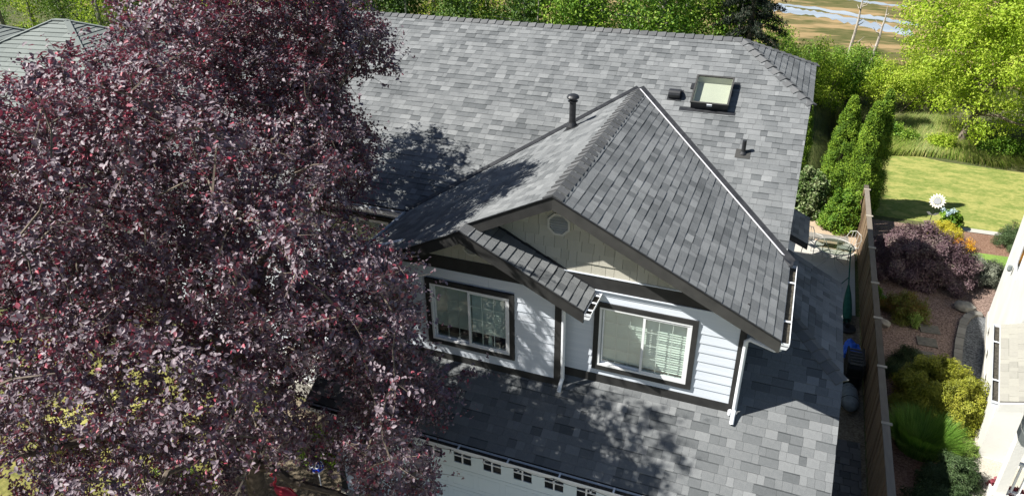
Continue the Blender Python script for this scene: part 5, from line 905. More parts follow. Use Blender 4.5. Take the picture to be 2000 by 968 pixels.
def branching(root, top, cens, parent, m__, r0=.16, nlimb=9, seed=1, name="branch", twig=.010, tname="trunk", seg=5, lean=None, sub=True):
    """trunk, limbs, and twigs that reach every clump centre"""
    g = np.random.default_rng(seed); cens = np.asarray(cens, float); root = np.array(root, float); top = np.array(top, float)
    tb = MB(); n = 9; tp = []
    for i in range(n+1):
        t = i/n; q = root+(top-root)*t; q[:2] += np.sin(t*5+seed)*.10*(1-t*.3)*np.array([1, .6])*t; tp.append(q)
    tb.tube(tp, [r0*(1.25 if i == 0 else 1)*(1-.8*i/n) for i in range(n+1)], 10, cap=False); tb.build(tname, m__, parent, smooth=True)
    lim = []; nodes = []; br = MB()
    tgt = cens[g.choice(len(cens), min(nlimb, len(cens)), replace=False)]
    # spread the limb targets
    pts = [cens[g.integers(len(cens))]]
    while len(pts) < min(nlimb, len(cens)):
        dd = np.min([((cens-p)**2).sum(1) for p in pts], 0); pts.append(cens[int(np.argmax(dd*g.uniform(.5, 1, len(cens))))])
    for k, tg in enumerate(pts):
        h = .25+.55*((tg[2]-root[2])/(max(cens[:, 2])-root[2]+.01)); st = tp[int(np.clip(h*n*.8, 2, n-1))]
        pp = []
        for i in range(8):
            t = i/7; q = st+(tg-st)*t; q = q+np.array([0, 0, 1])*math.sin(t*math.pi)*.12*np.linalg.norm(tg-st)*.5+g.normal(size=3)*.05*(0 < i < 7); pp.append(q); nodes.append((q, r0*.42*(1-t)+.012))
        br.tube(pp, [r0*.42*(1-i/7)+.014 for i in range(8)], 6, cap=False)
    nd = np.array([q for q, r in nodes])
    if sub:
        order = np.argsort(((cens[:, None]-nd[None])**2).sum(2).min(1)) if len(cens) < 1500 else range(len(cens))
        for i in order:
            c = cens[i]; j = int(np.argmin(((nd-c)**2).sum(1))); st = nd[j]; L_ = np.linalg.norm(c-st)
            if L_ < .05: continue
            mid = st+(c-st)*.5+g.normal(size=3)*.06*min(L_, 1)+np.array([0, 0, .05*L_])
            br.tube([st, mid, c, c+(c-mid)*.35], [twig*(1+.5*L_), twig*.9, twig*.6, twig*.2], 3, cap=False)
            nd = np.vstack([nd, c, mid])
    br.build(name, m__, parent)
branching((-8.0, -2.6, G), (-7.7, -2.3, 4.6), PC, plum, M['plumbark'], r0=.20, nlimb=14, seed=4, twig=.011)
leaf_mesh("crown", PC, rg.uniform(.24, .36, len(PC)), 120, .060, M['plum'], plum, seed=7, four=True, aspect=.62, fold=.16, upb=.55, outb=.35, rnd_n=.62, clump_tone=.22, tone_mu=.38, tone_sd=.14, accent=.06, cvar=.45, spray=9, twigs=M['plumbark'], droop=.5, center=(-7.7, -2.5, 1.2))
# ================================================================== generic plants
def crown_clumps(c, r, n, seed, hole=.0, low=0.0, shell=.5, noise=.35):
    g = np.random.default_rng(seed); out = []
    lob = g.normal(size=(9, 3)); lob /= np.linalg.norm(lob, axis=1)[:, None]; amp = g.uniform(-noise, noise, 9)
    while len(out) < n:
        d = g.normal(size=3); d /= np.linalg.norm(d); rr = g.random()**shell*(1+sum(a*max(0, d@l)**3 for a, l in zip(amp, lob)))
        p = np.array(c)+d*rr*np.array(r)
        if p[2] < low: continue
        out.append(p)
    return np.array(out)
def tree(name, label, cat, base, cen, rad, nclump, per, leaf, m__, bark, group=None, seed=1, r0=.14, clump_r=.5, top=None, tm=.45, hole=0, low=None, **k):
    t = thing(name, base, label, cat, group)
    cs = crown_clumps(cen, rad, nclump, seed, low=(low if low is not None else base[2]+.4))
    branching(base, top or (cen[0], cen[1], cen[2]+rad[2]*.5), cs, t, bark, r0=r0, nlimb=7, seed=seed, twig=.012, sub=nclump < 130)
    leaf_mesh("crown", cs, clump_r, per, leaf, m__, t, seed=seed, tone_mu=tm, center=cen, **k)
    return t
def shrub(name, label, cat, c, r, n, per, leaf, m__, seed=1, clump_r=.16, group=None, stem=None, dome=True, **k):
    """low mounded plant: clumps over and inside a dome"""
    t = thing(name, (c[0], c[1], G), label, cat, group); g = np.random.default_rng(seed); cs = []
    while len(cs) < n:
        d = g.normal(size=3); d[2] = abs(d[2]) if dome else d[2]; d /= np.linalg.norm(d); q = g.random()**.35*g.uniform(.85, 1.08)
        cs.append([c[0]+d[0]*r[0]*q, c[1]+d[1]*r[1]*q, G+.05+(d[2] if dome else (d[2]+1)*.5)*r[2]*q])
    cs = np.array(cs)
    mb = MB()
    for i in range(0, len(cs), max(1, len(cs)//40)):
        q = cs[i]; mb.tube([(c[0]+g.normal()*.03, c[1]+g.normal()*.03, G-.02), ((c[0]+q[0])/2, (c[1]+q[1])/2, (G+q[2])/2+.05), tuple(q)], [.022, .014, .006], 4, cap=False)
    mb.build("stem", stem or M['barkwood'], t)
    k.setdefault('upb', .4)
    leaf_mesh("foliage", cs, clump_r, per, leaf, m__, t, seed=seed+1, center=(c[0], c[1], G), **k)
    return t
def grass_clump(name, label, cat, c, rad, n, L_, wd, m__, seed=1, spread=.9):
    t = thing(name, (c[0], c[1], G), label, cat); g = np.random.default_rng(seed)
    a = g.uniform(0, 2*np.pi, n); rr = rad*np.sqrt(g.random(n)); b = np.stack([c[0]+np.cos(a)*rr, c[1]+np.sin(a)*rr, np.full(n, G)], 1)
    blades("blade_tuft", b, L_, wd, m__, t, seed=seed, spread=spread, center=(c[0], c[1], G), segs=4)
    return t

STREAMS = [[(-5.5, 55.3), (-3.0, 54.5), (-0.6, 53.0), (1.6, 51.7), (3.7, 50.1), (5.7, 48.3), (7.2, 47.1)], [(-2.3, 55.6), (0.9, 54.4), (4.5, 52.3), (6.5, 51.0), (7.8, 50.4)], [(2.4, 60.5), (3.9, 59.0), (5.4, 58.1), (7.6, 57.5)]]
STREAMW = [[2.28, 2.64, 2.09, 1.78, 2.24, 2.26, 1.99], [0.68, 1.08, 1.39, 1.13, 0.92], [1.01, 1.2, 0.93, 0.68]]

# ================================================================== GROUND
gr = MB()
ng = 24
gr.add([(-400, -200, G-.012), (400, -200, G-.012), (400, 900, G-.012), (-400, 900, G-.012)], [(0, 1, 2, 3)])
tag(gr.build("ground", M['ground']), kind='structure')
sheet("front_lawn", [(-30, -14), (-9.4, -14), (-9.4, -3.0), (-10.5, .6), (-30, .6)], G-.004, M['frontlawn'])
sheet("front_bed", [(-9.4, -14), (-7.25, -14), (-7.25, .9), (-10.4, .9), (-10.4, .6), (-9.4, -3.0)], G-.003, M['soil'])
sheet("driveway", [(-7.24, -16), (1.1, -16), (1.1, -1.07), (-7.24, -1.07)], G-.002, M['aggregate'])
sheet("back_lawn", [(2.95, 16.32), (3.6, 22.7), (4.6, 23.25), (6.3, 22.6), (9.0, 22.4), (22, 22.0), (22, 16.32)], G-.004, M['lawn'])
sheet("back_lawn", [(-16, 12.5), (1.0, 14.6), (1.0, 22.0), (-16, 22)], G-.004, M['lawn2'])
sheet("side_lawn", [(6.0, 14.5), (14, 14.7), (14, 12.6), (6.6, 12.6), (6.2, 13.2)], G-.000, M['lawn2'])
sheet("bark_bed", [(2.95, 2.0), (5.0, 2.0), (5.4, 6.4), (6.0, 10.4), (7.6, 12.4), (14, 12.6), (14, 16.0), (2.95, 16.0)], G-.006, M['bark'])
sheet("mulch_bed", [(5.2, 14.4), (14, 14.8), (14, 16.0), (5.2, 16.0)], G-.003, M['bark2'])
sheet("gravel_strip", [(5.05, 6.3), (5.33, 6.3), (6.1, 10.5), (5.75, 10.45), (5.45, 9.7), (5.2, 8.4), (5.0, 7.1)], G+.006, M['gravel'])
sheet("mulch_bed", [(2.95, 0.4), (4.75, 2.6), (5.2, 5.0), (5.33, 6.25), (4.9, 6.3), (4.2, 6.0), (2.95, 5.5)], G-.001, M['bark2'])
sheet("lawn_edging_path", [(5.5, 16.0), (14, 16.08), (14, 16.34), (5.5, 16.30)], G+.01, M['concrete'])
sheet("patio", [(.03, 9.3), (2.70, 9.3), (2.74, 13.1), (.03, 13.3)], G+.012, M['concrete'])
sheet("sandy_path", [(.3, 13.31), (2.8, 13.11), (2.85, 15.1), (1.2, 15.3), (.3, 15.0)], G-.001, M['sandy'])
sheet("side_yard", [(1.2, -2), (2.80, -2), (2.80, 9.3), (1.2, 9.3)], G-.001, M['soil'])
sheet("marsh", [(-60, 36), (90, 34), (160, 160), (-160, 160)], G-.006, M['marsh'])
def river(pts, wd, seed):
    r = random.Random(seed); L_ = []; Rr = []
    n = len(pts)
    fine = []
    for i in range(n-1):
        for k in range(8): t = k/8; fine.append((pts[i][0]*(1-t)+pts[i+1][0]*t, pts[i][1]*(1-t)+pts[i+1][1]*t, wd[i]*(1-t)+wd[i+1]*t))
    for x_, y_, w_ in fine:
        L_.append((x_, y_-w_/2+r.uniform(-.30, .25)*w_)); Rr.append((x_, y_+w_/2+r.uniform(-.25, .30)*w_))
    mb = MB()
    for i in range(len(fine)-1): mb.add([(*L_[i], G+.002), (*L_[i+1], G+.002), (*Rr[i+1], G+.002), (*Rr[i], G+.002)], [(0, 1, 2, 3)])
    tag(mb.build("tidal_stream", M['water']), kind='structure')
river(STREAMS[0], STREAMW[0], 1); river(STREAMS[1], STREAMW[1], 2); river(STREAMS[2], STREAMW[2], 3)

# kerb blocks round the gravel
kb = thing("stone_edging", (5.2, 8.4, G), "curved grey block edging between the red bark and the dark gravel strip", "edging")
path = [(5.95, 10.62), (5.72, 10.60), (5.50, 10.35), (5.33, 9.95), (5.22, 9.45), (5.10, 8.9), (5.0, 8.3), (4.92, 7.7), (4.86, 7.1), (4.82, 6.5)]
rk = random.Random(4)
for i in range(len(path)-1):
    a = Vector((*path[i], 0)); b = Vector((*path[i+1], 0)); n = max(1, round((b-a).length/.2))
    for k in range(n):
        p, q = a+(b-a)*(k/n), a+(b-a)*((k+1)/n); d = (q-p).normalized(); sd = Vector((-d.y, d.x, 0))
        if sd.x < 0: sd = -sd
        mb = MB(); h = .09+rk.uniform(-.008, .008)
        lo = [p+d*.006+sd*.0, q-d*.006+sd*.0, q-d*.006+sd*.19, p+d*.006+sd*.19]
        mb.prism([V3(v.x, v.y, G-.01) for v in lo], (0, 0, h), rk.uniform(.2, .8)); mb.build("block", M['kerb'], kb)
for i, (x_, y_, a_) in enumerate([(4.54, 9.31, .1), (4.42, 8.64, .05), (4.32, 7.97, .12)]):
    c, s = math.cos(a_), math.sin(a_); mb = MB()
    q = [V3(x_+c*u-s*v, y_+s*u+c*v, G-.01) for u, v in ((-.24, -.19), (.24, -.20), (.24, .19), (-.23, .20))]; mb.prism(q, (0, 0, .035))
    o = mb.build("stepping_stone", M['flag'])
    tag(o, ["square stepping stone in the red bark, farthest of the three", "square stepping stone in the red bark, middle of the three", "square stepping stone in the red bark, nearest of the three"][i], "stepping stone", "stepping stones in the bark bed")
def rock(c, r, seed, label):
    g = np.random.default_rng(seed); bmv = []
    import bmesh
    bm = bmesh.new(); bmesh.ops.create_icosphere(bm, subdivisions=3, radius=1)
    pl = [(Vector(g.normal(size=3)).normalized(), g.uniform(.55, .85)) for _ in range(11)]
    for v in bm.verts:
        for n_, d_ in pl:
            k = v.co.dot(n_)
            if k > d_: v.co -= n_*(k-d_)*.95
        v.co = Vector((v.co.x*r[0], v.co.y*r[1], v.co.z*r[2]))
        v.co += Vector(g.normal(size=3))*.004
    me = bpy.data.meshes.new("rock"); bm.to_mesh(me); bm.free(); me.materials.append(M['stone'])
    o = bpy.data.objects.new("rock", me); COL.objects.link(o); o.location = (c[0], c[1], G+r[2]*.55); tag(o, label, "rock", "boulders in the garden")
rock((5.55, 10.72), (.30, .24, .17), 3, "flat grey boulder beside the curved end of the block edging")
rock((3.36, 9.02), (.22, .17, .15), 5, "pale round boulder against the fence below the red-tipped shrub")
rock((3.42, 10.40), (.15, .13, .16), 6, "small pale boulder between fence and purple maple")

# ================================================================== FENCE
fx, fz = 2.85, -1.95
fence = thing("wooden_fence", (fx, 8, G), "long weathered wooden board fence between the house and the neighbouring garden", "fence")
rf = random.Random(6); meshes = []
for k in range(6):
    mb = MB(); h = fz-G-.05+rf.uniform(-.02, .012); mb.box((-.009, 0, 0), (.009, .127, h), rf.uniform(.15, .95)); meshes.append(new_mesh("picket", mb.v, mb.f, M['wood'], mb.t))
y_ = -2.0; i = 0
while y_ < 17.0:
    o = link("picket", rf.choice(meshes), fence, world=False); o.location = Vector((fx-.03+(i % 2)*.012+rf.uniform(-.004, .004), y_, G+.02))-Vector((fx, 8, G)); o.rotation_euler = (rf.uniform(-.004, .004), rf.uniform(-.01, .01), 0)
    y_ += .139; i += 1
posts = [-1.0, .98, 3.06, 4.99, 7.0, 8.72, 10.75, 12.9, 15.0, 17.08]
for k, py_ in enumerate(posts):
    mb = MB(); mb.box((fx+.0, py_-.045, G), (fx+.09, py_+.045, fz-.03), rf.uniform(.2, .7)); mb.build("post", M['wood'], fence)
    mb = MB(); mb.box((fx-.075, py_-.035, fz+.001), (fx+.125, py_+.035, fz+.022)); mb.build("post_block", M['postcap'], fence)
    if k:
        a = posts[k-1]
        for zz in (G+.25, fz-.16): mb = MB(); mb.box((fx-.018, a+.05, zz), (fx+.02, py_-.05, zz+.09), rf.uniform(.2, .7)); mb.build("rail", M['wood'], fence)
        mb = MB(); dx = rf.uniform(-.008, .008); mb.box((fx-.055+dx, a+.036, fz-.034), (fx+.085+dx, py_-.036, fz+rf.uniform(-.004, .004)), rf.uniform(.1, .95)); mb.build("cap_board", M['woodgrey'], fence)
# side yard pavers
yard = thing("paved_side_path", (2.3, 1.5, G), "dark uneven paver path in the shade between the garage and the fence", "path")
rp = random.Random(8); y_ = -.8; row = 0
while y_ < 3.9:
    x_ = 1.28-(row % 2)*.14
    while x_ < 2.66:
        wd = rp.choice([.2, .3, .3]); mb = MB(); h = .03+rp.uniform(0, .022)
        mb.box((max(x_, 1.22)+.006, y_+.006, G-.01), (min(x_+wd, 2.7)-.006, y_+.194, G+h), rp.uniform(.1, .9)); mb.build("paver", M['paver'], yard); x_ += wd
    y_ += .2; row += 1

# ---- clutter in the side yard
t = thing("rolled_tarp", (2.48, 5.2, G), "rolled grey tarp bundle lying between garage and fence", "tarp")
mb = MB(); pts = [(2.46+.02*math.sin(k), 5.0+k*.14-.1, G+.20+.02*math.sin(k*2)) for k in range(7)]; mb.tube(pts, [.10, .18, .20, .19, .20, .18, .12], 14); mb.build("roll", M['greytarp'], t, smooth=True)
for yy in (5.12, 5.5): mb = MB(); mb.tube([(2.46+.205*math.cos(a*.52), yy, G+.21+.205*math.sin(a*.52)) for a in range(13)], .008, 4, cap=False); mb.build("strap", M['crate'], t)
t = thing("slatted_rack", (2.52, 6.25, G), "black slatted plastic rack standing between the house and the fence", "rack")
for xx in (2.36, 2.70): mb = MB(); mb.box((xx-.02, 5.92, G), (xx+.02, 6.62, G+.75)); mb.build("side_panel", M['crate'], t)
for k in range(6):
    mb = MB(); mb.box((2.382, 5.94+k*.12, G+.70), (2.678, 5.97+k*.12, G+.74)); mb.build("slat", M['paver'], t)
for k in range(3): mb = MB(); mb.box((2.382, 5.94, G+.08+k*.24), (2.678, 6.60, G+.10+k*.24)); mb.build("shelf", M['crate'], t)
def crumple(name, c, r, m__, seed, label, cat):
    import bmesh
    g = np.random.default_rng(seed); bm = bmesh.new(); bmesh.ops.create_icosphere(bm, subdivisions=4, radius=1)
    K = g.normal(size=(14, 3))*2.6; ph = g.uniform(0, 6, 14)
    for v in bm.verts:
        k = 1+sum(math.sin(v.co.dot(Vector(K[i]))*1.6+ph[i]) for i in range(14))*.05
        v.co = Vector((v.co.x*r[0]*k, v.co.y*r[1]*k, max(-r[2]*.5, v.co.z*r[2]*k)))
    me = bpy.data.meshes.new(name); bm.to_mesh(me); bm.free(); me.materials.append(m__)
    o = bpy.data.objects.new(name, me); COL.objects.link(o); o.location = (c[0], c[1], G+r[2]*.5); tag(o, label, cat)
crumple("crumpled_tarp", (2.53, 7.35), (.24, .34, .22), M['bluetarp'], 3, "crumpled bright blue tarp on the ground beside the fence", "tarp")
# bin boxes near the garage corner
t = thing("plastic_bins", (1.85, 1.2, G), "grey plastic storage bin against the garage side wall", "bin")
mb = MB(); mb.box((1.55, .6, G+.03), (1.98, 1.3, G+.5)); mb.build("bin_body", M['greytarp'], t); mb = MB(); mb.box((1.53, .58, G+.502), (2.0, 1.32, G+.55)); mb.build("lid", M['crate'], t)
t.name = "storage_bin"
# leaning plank
mb = MB(); mb.bar((1.95, 2.6, G+.04), (2.05, 1.35, G+.36), .14, .03, t=.8); tag(mb.build("plank", M['woodgrey']), "grey timber plank leaning on the storage bin by the garage", "plank")
# folded green umbrella
um = thing("garden_umbrella", (2.45, 8.7, G), "folded dark green patio umbrella leaning over beside the fence", "umbrella")
base = Vector((2.46, 8.55, G)); tip = Vector((2.38, 11.15, G+1.15))
mb = MB(); mb.tube([base, tip], .020, 8); mb.build("pole", M['greencloth'], um)
mb = MB(); d = tip-base; mb.tube([base+d*.10, base+d*.16, base+d*.3, base+d*.42, base+d*.52], [.10, .13, .115, .08, .03], 9); mb.build("canopy", M['greencloth'], um)
mb = MB(); mb.tube([base+d*.62, base+d*.45+Vector((-.42, .1, -.2)), base+d*.40+Vector((-.5, .1, -.35))], .014, 6); mb.build("strut", M['greencloth'], um)
mb = MB(); mb.lathe([(.24, 0), (.24, .05), (.05, .08), (.04, .2)], (base.x, base.y, G+.001), 14); mb.build("base", M['crate'], um)

# patio table and chairs
tb = thing("patio_table", (2.0, 12.0, G+.012), "round white metal patio table with a dark glass top and scrolled legs", "table")
c = (2.02, 11.95); zt = G+.72
mb = MB(); mb.tube([(c[0]+.56*math.cos(a*math.pi/16), c[1]+.56*math.sin(a*math.pi/16), zt) for a in range(33)], .016, 6, cap=False); mb.build("rim", M['patiometal'], tb)
mb = MB(); n = 32; mb.prism([V3(c[0]+.545*math.cos(a*math.pi/16), c[1]+.545*math.sin(a*math.pi/16), zt-.004) for a in range(n)], (0, 0, .008)); mb.build("tabletop", M['glass_screen'], tb)
for k in range(4):
    a = k*math.pi/2+.5; ca, sa = math.cos(a), math.sin(a); mb = MB()
    mb.tube([(c[0]+ca*r, c[1]+sa*r, G+.012+z_) for r, z_ in ((.50, .70), (.46, .58), (.30, .50), (.16, .42), (.13, .32), (.20, .20), (.36, .10), (.46, .0))], .012, 6); mb.build("leg", M['patiometal'], tb)
mb = MB(); mb.tube([(c[0]+.145*math.cos(a*math.pi/8), c[1]+.145*math.sin(a*math.pi/8), G+.38) for a in range(17)], .008, 5, cap=False); mb.build("ring", M['patiometal'], tb)
def chair(c, a, label):
    t = thing("patio_chair", (c[0], c[1], G+.012), label, "chair", "white metal chairs at the patio table"); ca, sa = math.cos(a), math.sin(a)
    P = lambda f, s, z_: (c[0]+ca*f-sa*s, c[1]+sa*f+ca*s, G+.012+z_)
    mb = MB(); mb.prism([V3(*P(-.2, -.2, .43)), V3(*P(.22, -.22, .43)), V3(*P(.22, .22, .43)), V3(*P(-.2, .2, .43))], (0, 0, .02)); mb.build("seat", M['patiometal'], t)
    for f, s in ((-.2, -.2), (-.2, .2), (.2, -.2), (.2, .2)): mb = MB(); mb.tube([P(f, s, .43), P(f*1.15, s*1.15, 0)], .012, 6); mb.build("leg", M['patiometal'], t)
    mb = MB(); mb.tube([P(-.2, -.22, .43), P(-.24, -.24, .7), P(-.27, -.18, .86), P(-.29, 0, .93), P(-.27, .18, .86), P(-.24, .24, .7), P(-.2, .22, .43)], .013, 6); mb.build("back_hoop", M['patiometal'], t)
    for s in (-.1, 0, .1): mb = MB(); mb.tube([P(-.2, s, .44), P(-.28, s, .88)], .008, 5); mb.build("back_rail", M['patiometal'], t)
    for s in (-.24, .24): mb = MB(); mb.tube([P(-.24, s, .66), P(.05, s*1.1, .67), P(.2, s, .60), P(.2, s*.9, .44)], .012, 6); mb.build("armrest", M['patiometal'], t)
chair((1.45, 12.45), -.7, "white metal patio chair on the far left side of the round table")
chair((2.45, 12.55), -2.2, "white metal patio chair on the fence side of the round table")
t = thing("stone_bench", (1.9, 13.0, G), "low grey stone bench along the back edge of the patio", "bench")
mb = MB(); mb.box((1.2, 13.12, G+.30), (2.5, 13.42, G+.37)); mb.build("seat", M['kerb'], t)
for xx in (1.35, 2.2): mb = MB(); mb.box((xx, 13.16, G), (xx+.15, 13.38, G+.299)); mb.build("leg", M['kerb'], t)

# ================================================================== GARDEN PLANTS
shrub("laceleaf_maple", "large domed purple laceleaf maple beside the top of the fence", "shrub", (4.45, 12.35), (1.55, 1.35, 1.50), 460, 200, .068, M['leaf_purple'], seed=21, clump_r=.20, outb=.5, tone_mu=.42, aspect=.42, droop=1.0, rnd_n=.4, upb=.8, cvar=.35)
shrub("laceleaf_maple", "yellow-green laceleaf maple spreading over the bark by the fence", "shrub", (4.30, 5.80), (1.02, .98, 1.2), 380, 220, .052, M['leaf_yellow'], seed=22, clump_r=.15, outb=.5, aspect=.42, droop=1.0, rnd_n=.4, upb=.8, cvar=.35)
shrub("red_tipped_shrub", "low spreading shrub with red-tipped green leaves beside the stepping stones", "shrub", (3.95, 9.75), (.66, .55, .62), 130, 130, .045, M['leaf_redgreen'], seed=23, clump_r=.14, outb=.5, aspect=.4)
shrub("fern", "bright lime green fern tuft in front of the red-tipped shrub", "fern", (4.15, 9.32), (.2, .16, .38), 22, 70, .05, M['leaf_lime'], seed=24, clump_r=.09, aspect=.35)
shrub("mugo_pine", "round dark green mugo pine cushion, farther of the pair by the fence", "shrub", (3.85, 7.52), (.34, .32, .42), 60, 170, .04, M['leaf_mugo'], seed=25, clump_r=.10, aspect=.14, outb=1.0, rnd_n=.4)
shrub("mugo_pine", "round blue-green mugo pine cushion touching the fence, nearer of the pair", "shrub", (3.40, 6.75), (.36, .34, .45), 60, 170, .04, M['leaf_mugo'], seed=26, clump_r=.10, aspect=.14, outb=1.0, rnd_n=.4, tone_mu=.55)
grass_clump("ornamental_grass", "big bright green fountain of strappy grass beside the fence", "ornamental grass", (3.90, 4.40), .50, 6000, .62, .012, M['blade'], seed=27, spread=.72)
shrub("juniper", "feathery green juniper at the foot of the grass clump", "shrub", (4.35, 3.35), (.55, .42, .70), 130, 150, .07, M['leaf_juniper'], seed=28, clump_r=.15, aspect=.16, outb=1.1, rnd_n=.35, upb=.3)
shrub("juniper", "low spreading green juniper at the bottom edge of the view", "shrub", (4.15, 2.55), (.7, .5, .55), 150, 150, .07, M['leaf_juniper'], seed=29, clump_r=.15, aspect=.16, outb=1.1, rnd_n=.35, tone_mu=.35, upb=.3)
shrub("lime_fern", "small lime green fern poking out beside the concrete slab", "fern", (4.78, 4.35), (.22, .3, .42), 26, 60, .06, M['leaf_lime'], seed=30, clump_r=.09, aspect=.25)
shrub("green_shrub", "small green shrub squeezed between the fence and the purple maple", "shrub", (3.25, 10.2), (.28, .35, .42), 40, 90, .045, M['leaf_mid'], seed=31, clump_r=.10)
shrub("silver_juniper", "silvery grey-green juniper on the right of the purple maple", "shrub", (6.15, 12.75), (.72, .75, .62), 150, 130, .07, M['leaf_silver'], seed=32, clump_r=.15, aspect=.15, outb=1.0, rnd_n=.4)
shrub("golden_shrub", "bright yellow golden shrub behind the purple maple", "shrub", (5.42, 15.0), (.62, .52, .62), 130, 100, .045, M['leaf_gold'], seed=33, clump_r=.13, aspect=.35)
shrub("orange_flowers", "patch of small orange and yellow flowers beside the golden shrub", "flowers", (5.95, 14.55), (.38, .34, .34), 50, 60, .04, M['orange'], seed=34, clump_r=.11)
shrub("globe_conifer", "small round blue-green conifer at the edge of the lawn by the white house", "shrub", (7.35, 15.25), (.45, .45, .78), 110, 150, .045, M['leaf_juniper'], seed=35, clump_r=.13, aspect=.2, outb=.9)
hy = shrub("hydrangea", "leafy plant with pale blue flowers beside the tin sunflower", "flowers", (5.75, 16.1), (.34, .3, .62), 40, 50, .11, M['leaf_mid'], seed=36, clump_r=.12, four=True, aspect=.6)
gq = np.random.default_rng(4); leaf_mesh("flower_head", np.stack([5.68+gq.normal(size=7)*.14, 16.0+gq.normal(size=7)*.1, G+.62+gq.normal(size=7)*.06], 1), .09, 60, .04, M['blueflower'], hy, seed=5, aspect=.9)
# tin sunflower
sf = thing("tin_sunflower", (5.2, 16.45, G), "painted tin sunflower on a stake at the edge of the lawn", "garden ornament")
h0 = Vector((5.25, 16.4, G+.80)); mb = MB(); mb.tube([(5.2, 16.45, G), h0+Vector((0, .03, 0))], .012, 6); mb.build("stake", M['metal_black'], sf)
nrm = Vector((-.25, -.85, .45)).normalized(); ax = nrm.cross(Vector((0, 0, 1))).normalized(); ay = ax.cross(nrm)
for k in range(16):
    a = k*math.pi/8; d = ax*math.cos(a)+ay*math.sin(a); s = nrm.cross(d); mb = MB(); o_ = nrm*(.006 if k % 2 else .012)
    mb.prism([h0+d*.10+o_, h0+d*.19+s*.038+o_, h0+d*.27+o_-nrm*.01, h0+d*.19-s*.038+o_], nrm*.004); mb.build("petal", M['sunpetal'], sf)
mb = MB(); mb.prism([h0+nrm*.018+(ax*math.cos(a*math.pi/10)+ay*math.sin(a*math.pi/10))*.115 for a in range(20)], nrm*.015); mb.build("flower_disc", M['suncentre'], sf)
for sx in (-1, 1): mb = MB(); q = Vector((5.22, 16.43, G+.25)); e_ = Vector((sx*.1, 0, .05)); mb.prism([q, q+e_+Vector((0, 0, .06)), q+e_*2, q+e_-Vector((0, 0, .05))], (0, .004, 0)); mb.build("tin_leaf", M['suncentre'], sf)
shrub("red_maple_seedling", "small red star-leaved maple at the bottom right by the white porch", "shrub", (5.25, 3.3), (.30, .24, .45), 30, 30, .085, M['redleaf'], seed=37, clump_r=.12, four=True, aspect=.8, tone_mu=.6)

# arborvitae and shrubs at the end of the fence
def column(c, r, h, label, seed, n=330):
    t = thing("arborvitae", (c[0], c[1], G), label, "tree", "columnar arborvitae behind the fence"); g = np.random.default_rng(seed); cs = []; rd = []
    mb = MB(); mb.tube([(c[0], c[1], G-.02), (c[0], c[1], G+h*.85)], [.09, .02], 7, cap=False); mb.build("trunk", M['barkwood'], t)
    for k in range(n):
        z_ = g.random(); rr = r*(min(1, (1-z_)**.62*1.25))*(.62+.38*min(1, z_*5)); a = g.uniform(0, 6.28); q = g.uniform(.62, 1.0)
        cs.append((c[0]+math.cos(a)*rr*q, c[1]+math.sin(a)*rr*q, G+.08+z_*h)); rd.append(.11+.07*(1-z_))
    leaf_mesh("crown", cs, np.array(rd)*1.1, 150, .058, M['leaf_thuja'], t, seed=seed, outb=.6, upb=.15, rnd_n=.55, aspect=.42, droop=-1.6, center=(c[0], c[1], G+h*.3), flat=1.5, tone_mu=.48, clump_tone=.3)
column((2.0, 16.35), .62, 3.95, "broad pointed arborvitae standing left of the double-topped one at the fence end", 41)
column((2.72, 16.0), .60, 3.95, "tall double-topped arborvitae beside the end of the fence and the lawn", 42, 380)
column((3.05, 16.5), .48, 4.25, "narrow arborvitae behind the double-topped one on its lawn side", 44, 300)
column((.55, 18.2), .45, 3.75, "slim arborvitae half hidden behind the right edge of the roof", 43)
shrub("round_shrub", "leafy bright green shrub on bare stems at the end of the fence", "shrub", (2.28, 14.75), (.60, .55, 1.45), 150, 100, .075, M['leaf_mid'], seed=45, clump_r=.17, four=True, tone_mu=.62, aspect=.45)
shrub("rhododendron", "pale-edged rhododendron half hidden behind the right roof edge", "shrub", (1.05, 15.7), (.75, .7, 1.7), 170, 80, .10, M['leaf_rhodo'], seed=46, clump_r=.18, four=True, tone_mu=.6, aspect=.42)

# ================================================================== BACK: wild grass, hedge, trees
def band(name, xs_, ys_, n, L_, wd, m__, seed, tm=.5):
    g = np.random.default_rng(seed); x_ = g.uniform(xs_[0], xs_[1], n); y_ = g.uniform(ys_[0], ys_[1], n)+np.sin(x_*1.3)*.25
    # tufts
    x_ += g.normal(size=n)*.05; o = blades(name, np.stack([x_, y_, np.full(n, G)], 1), L_, wd, m__, None, seed=seed, spread=.8, tone_mu=tm); return o
band("wild_grass", (3.6, 16), (22.7, 26.5), 20000, .75, .022, M['blade_wild'], 51, .55)
band("wild_grass", (.2, 3.6), (17.2, 27), 13000, .7, .022, M['blade_shade'], 52, .45)
for i, (x_, y_, h, r, lb) in enumerate([(4.6, 24.2, .9, .9, "bushy green weeds at the far lawn edge, left of the leaning trunk"), (6.3, 23.9, .7, .7, "low yellow-green weeds just left of the leaning tree trunk"), (8.4, 23.8, .8, 1.0, "green weeds at the lawn edge right of the leaning trunk"), (10.6, 23.6, .9, 1.1, "green weeds at the far lawn edge near the right side")]):
    shrub("weed_clump", lb, "shrub", (x_, y_), (r, r*.6, h), 60, 90, .09, M['leaf_mid'] if i % 2 == 0 else M['leaf_light'], seed=500+i, clump_r=.25, tone_mu=.6, group="weeds along the far lawn edge")
band("meadow_grass", (-3, 12), (31, 38), 9000, .6, .03, M['blade_wild'], 53, .4)
g5 = np.random.default_rng(55)
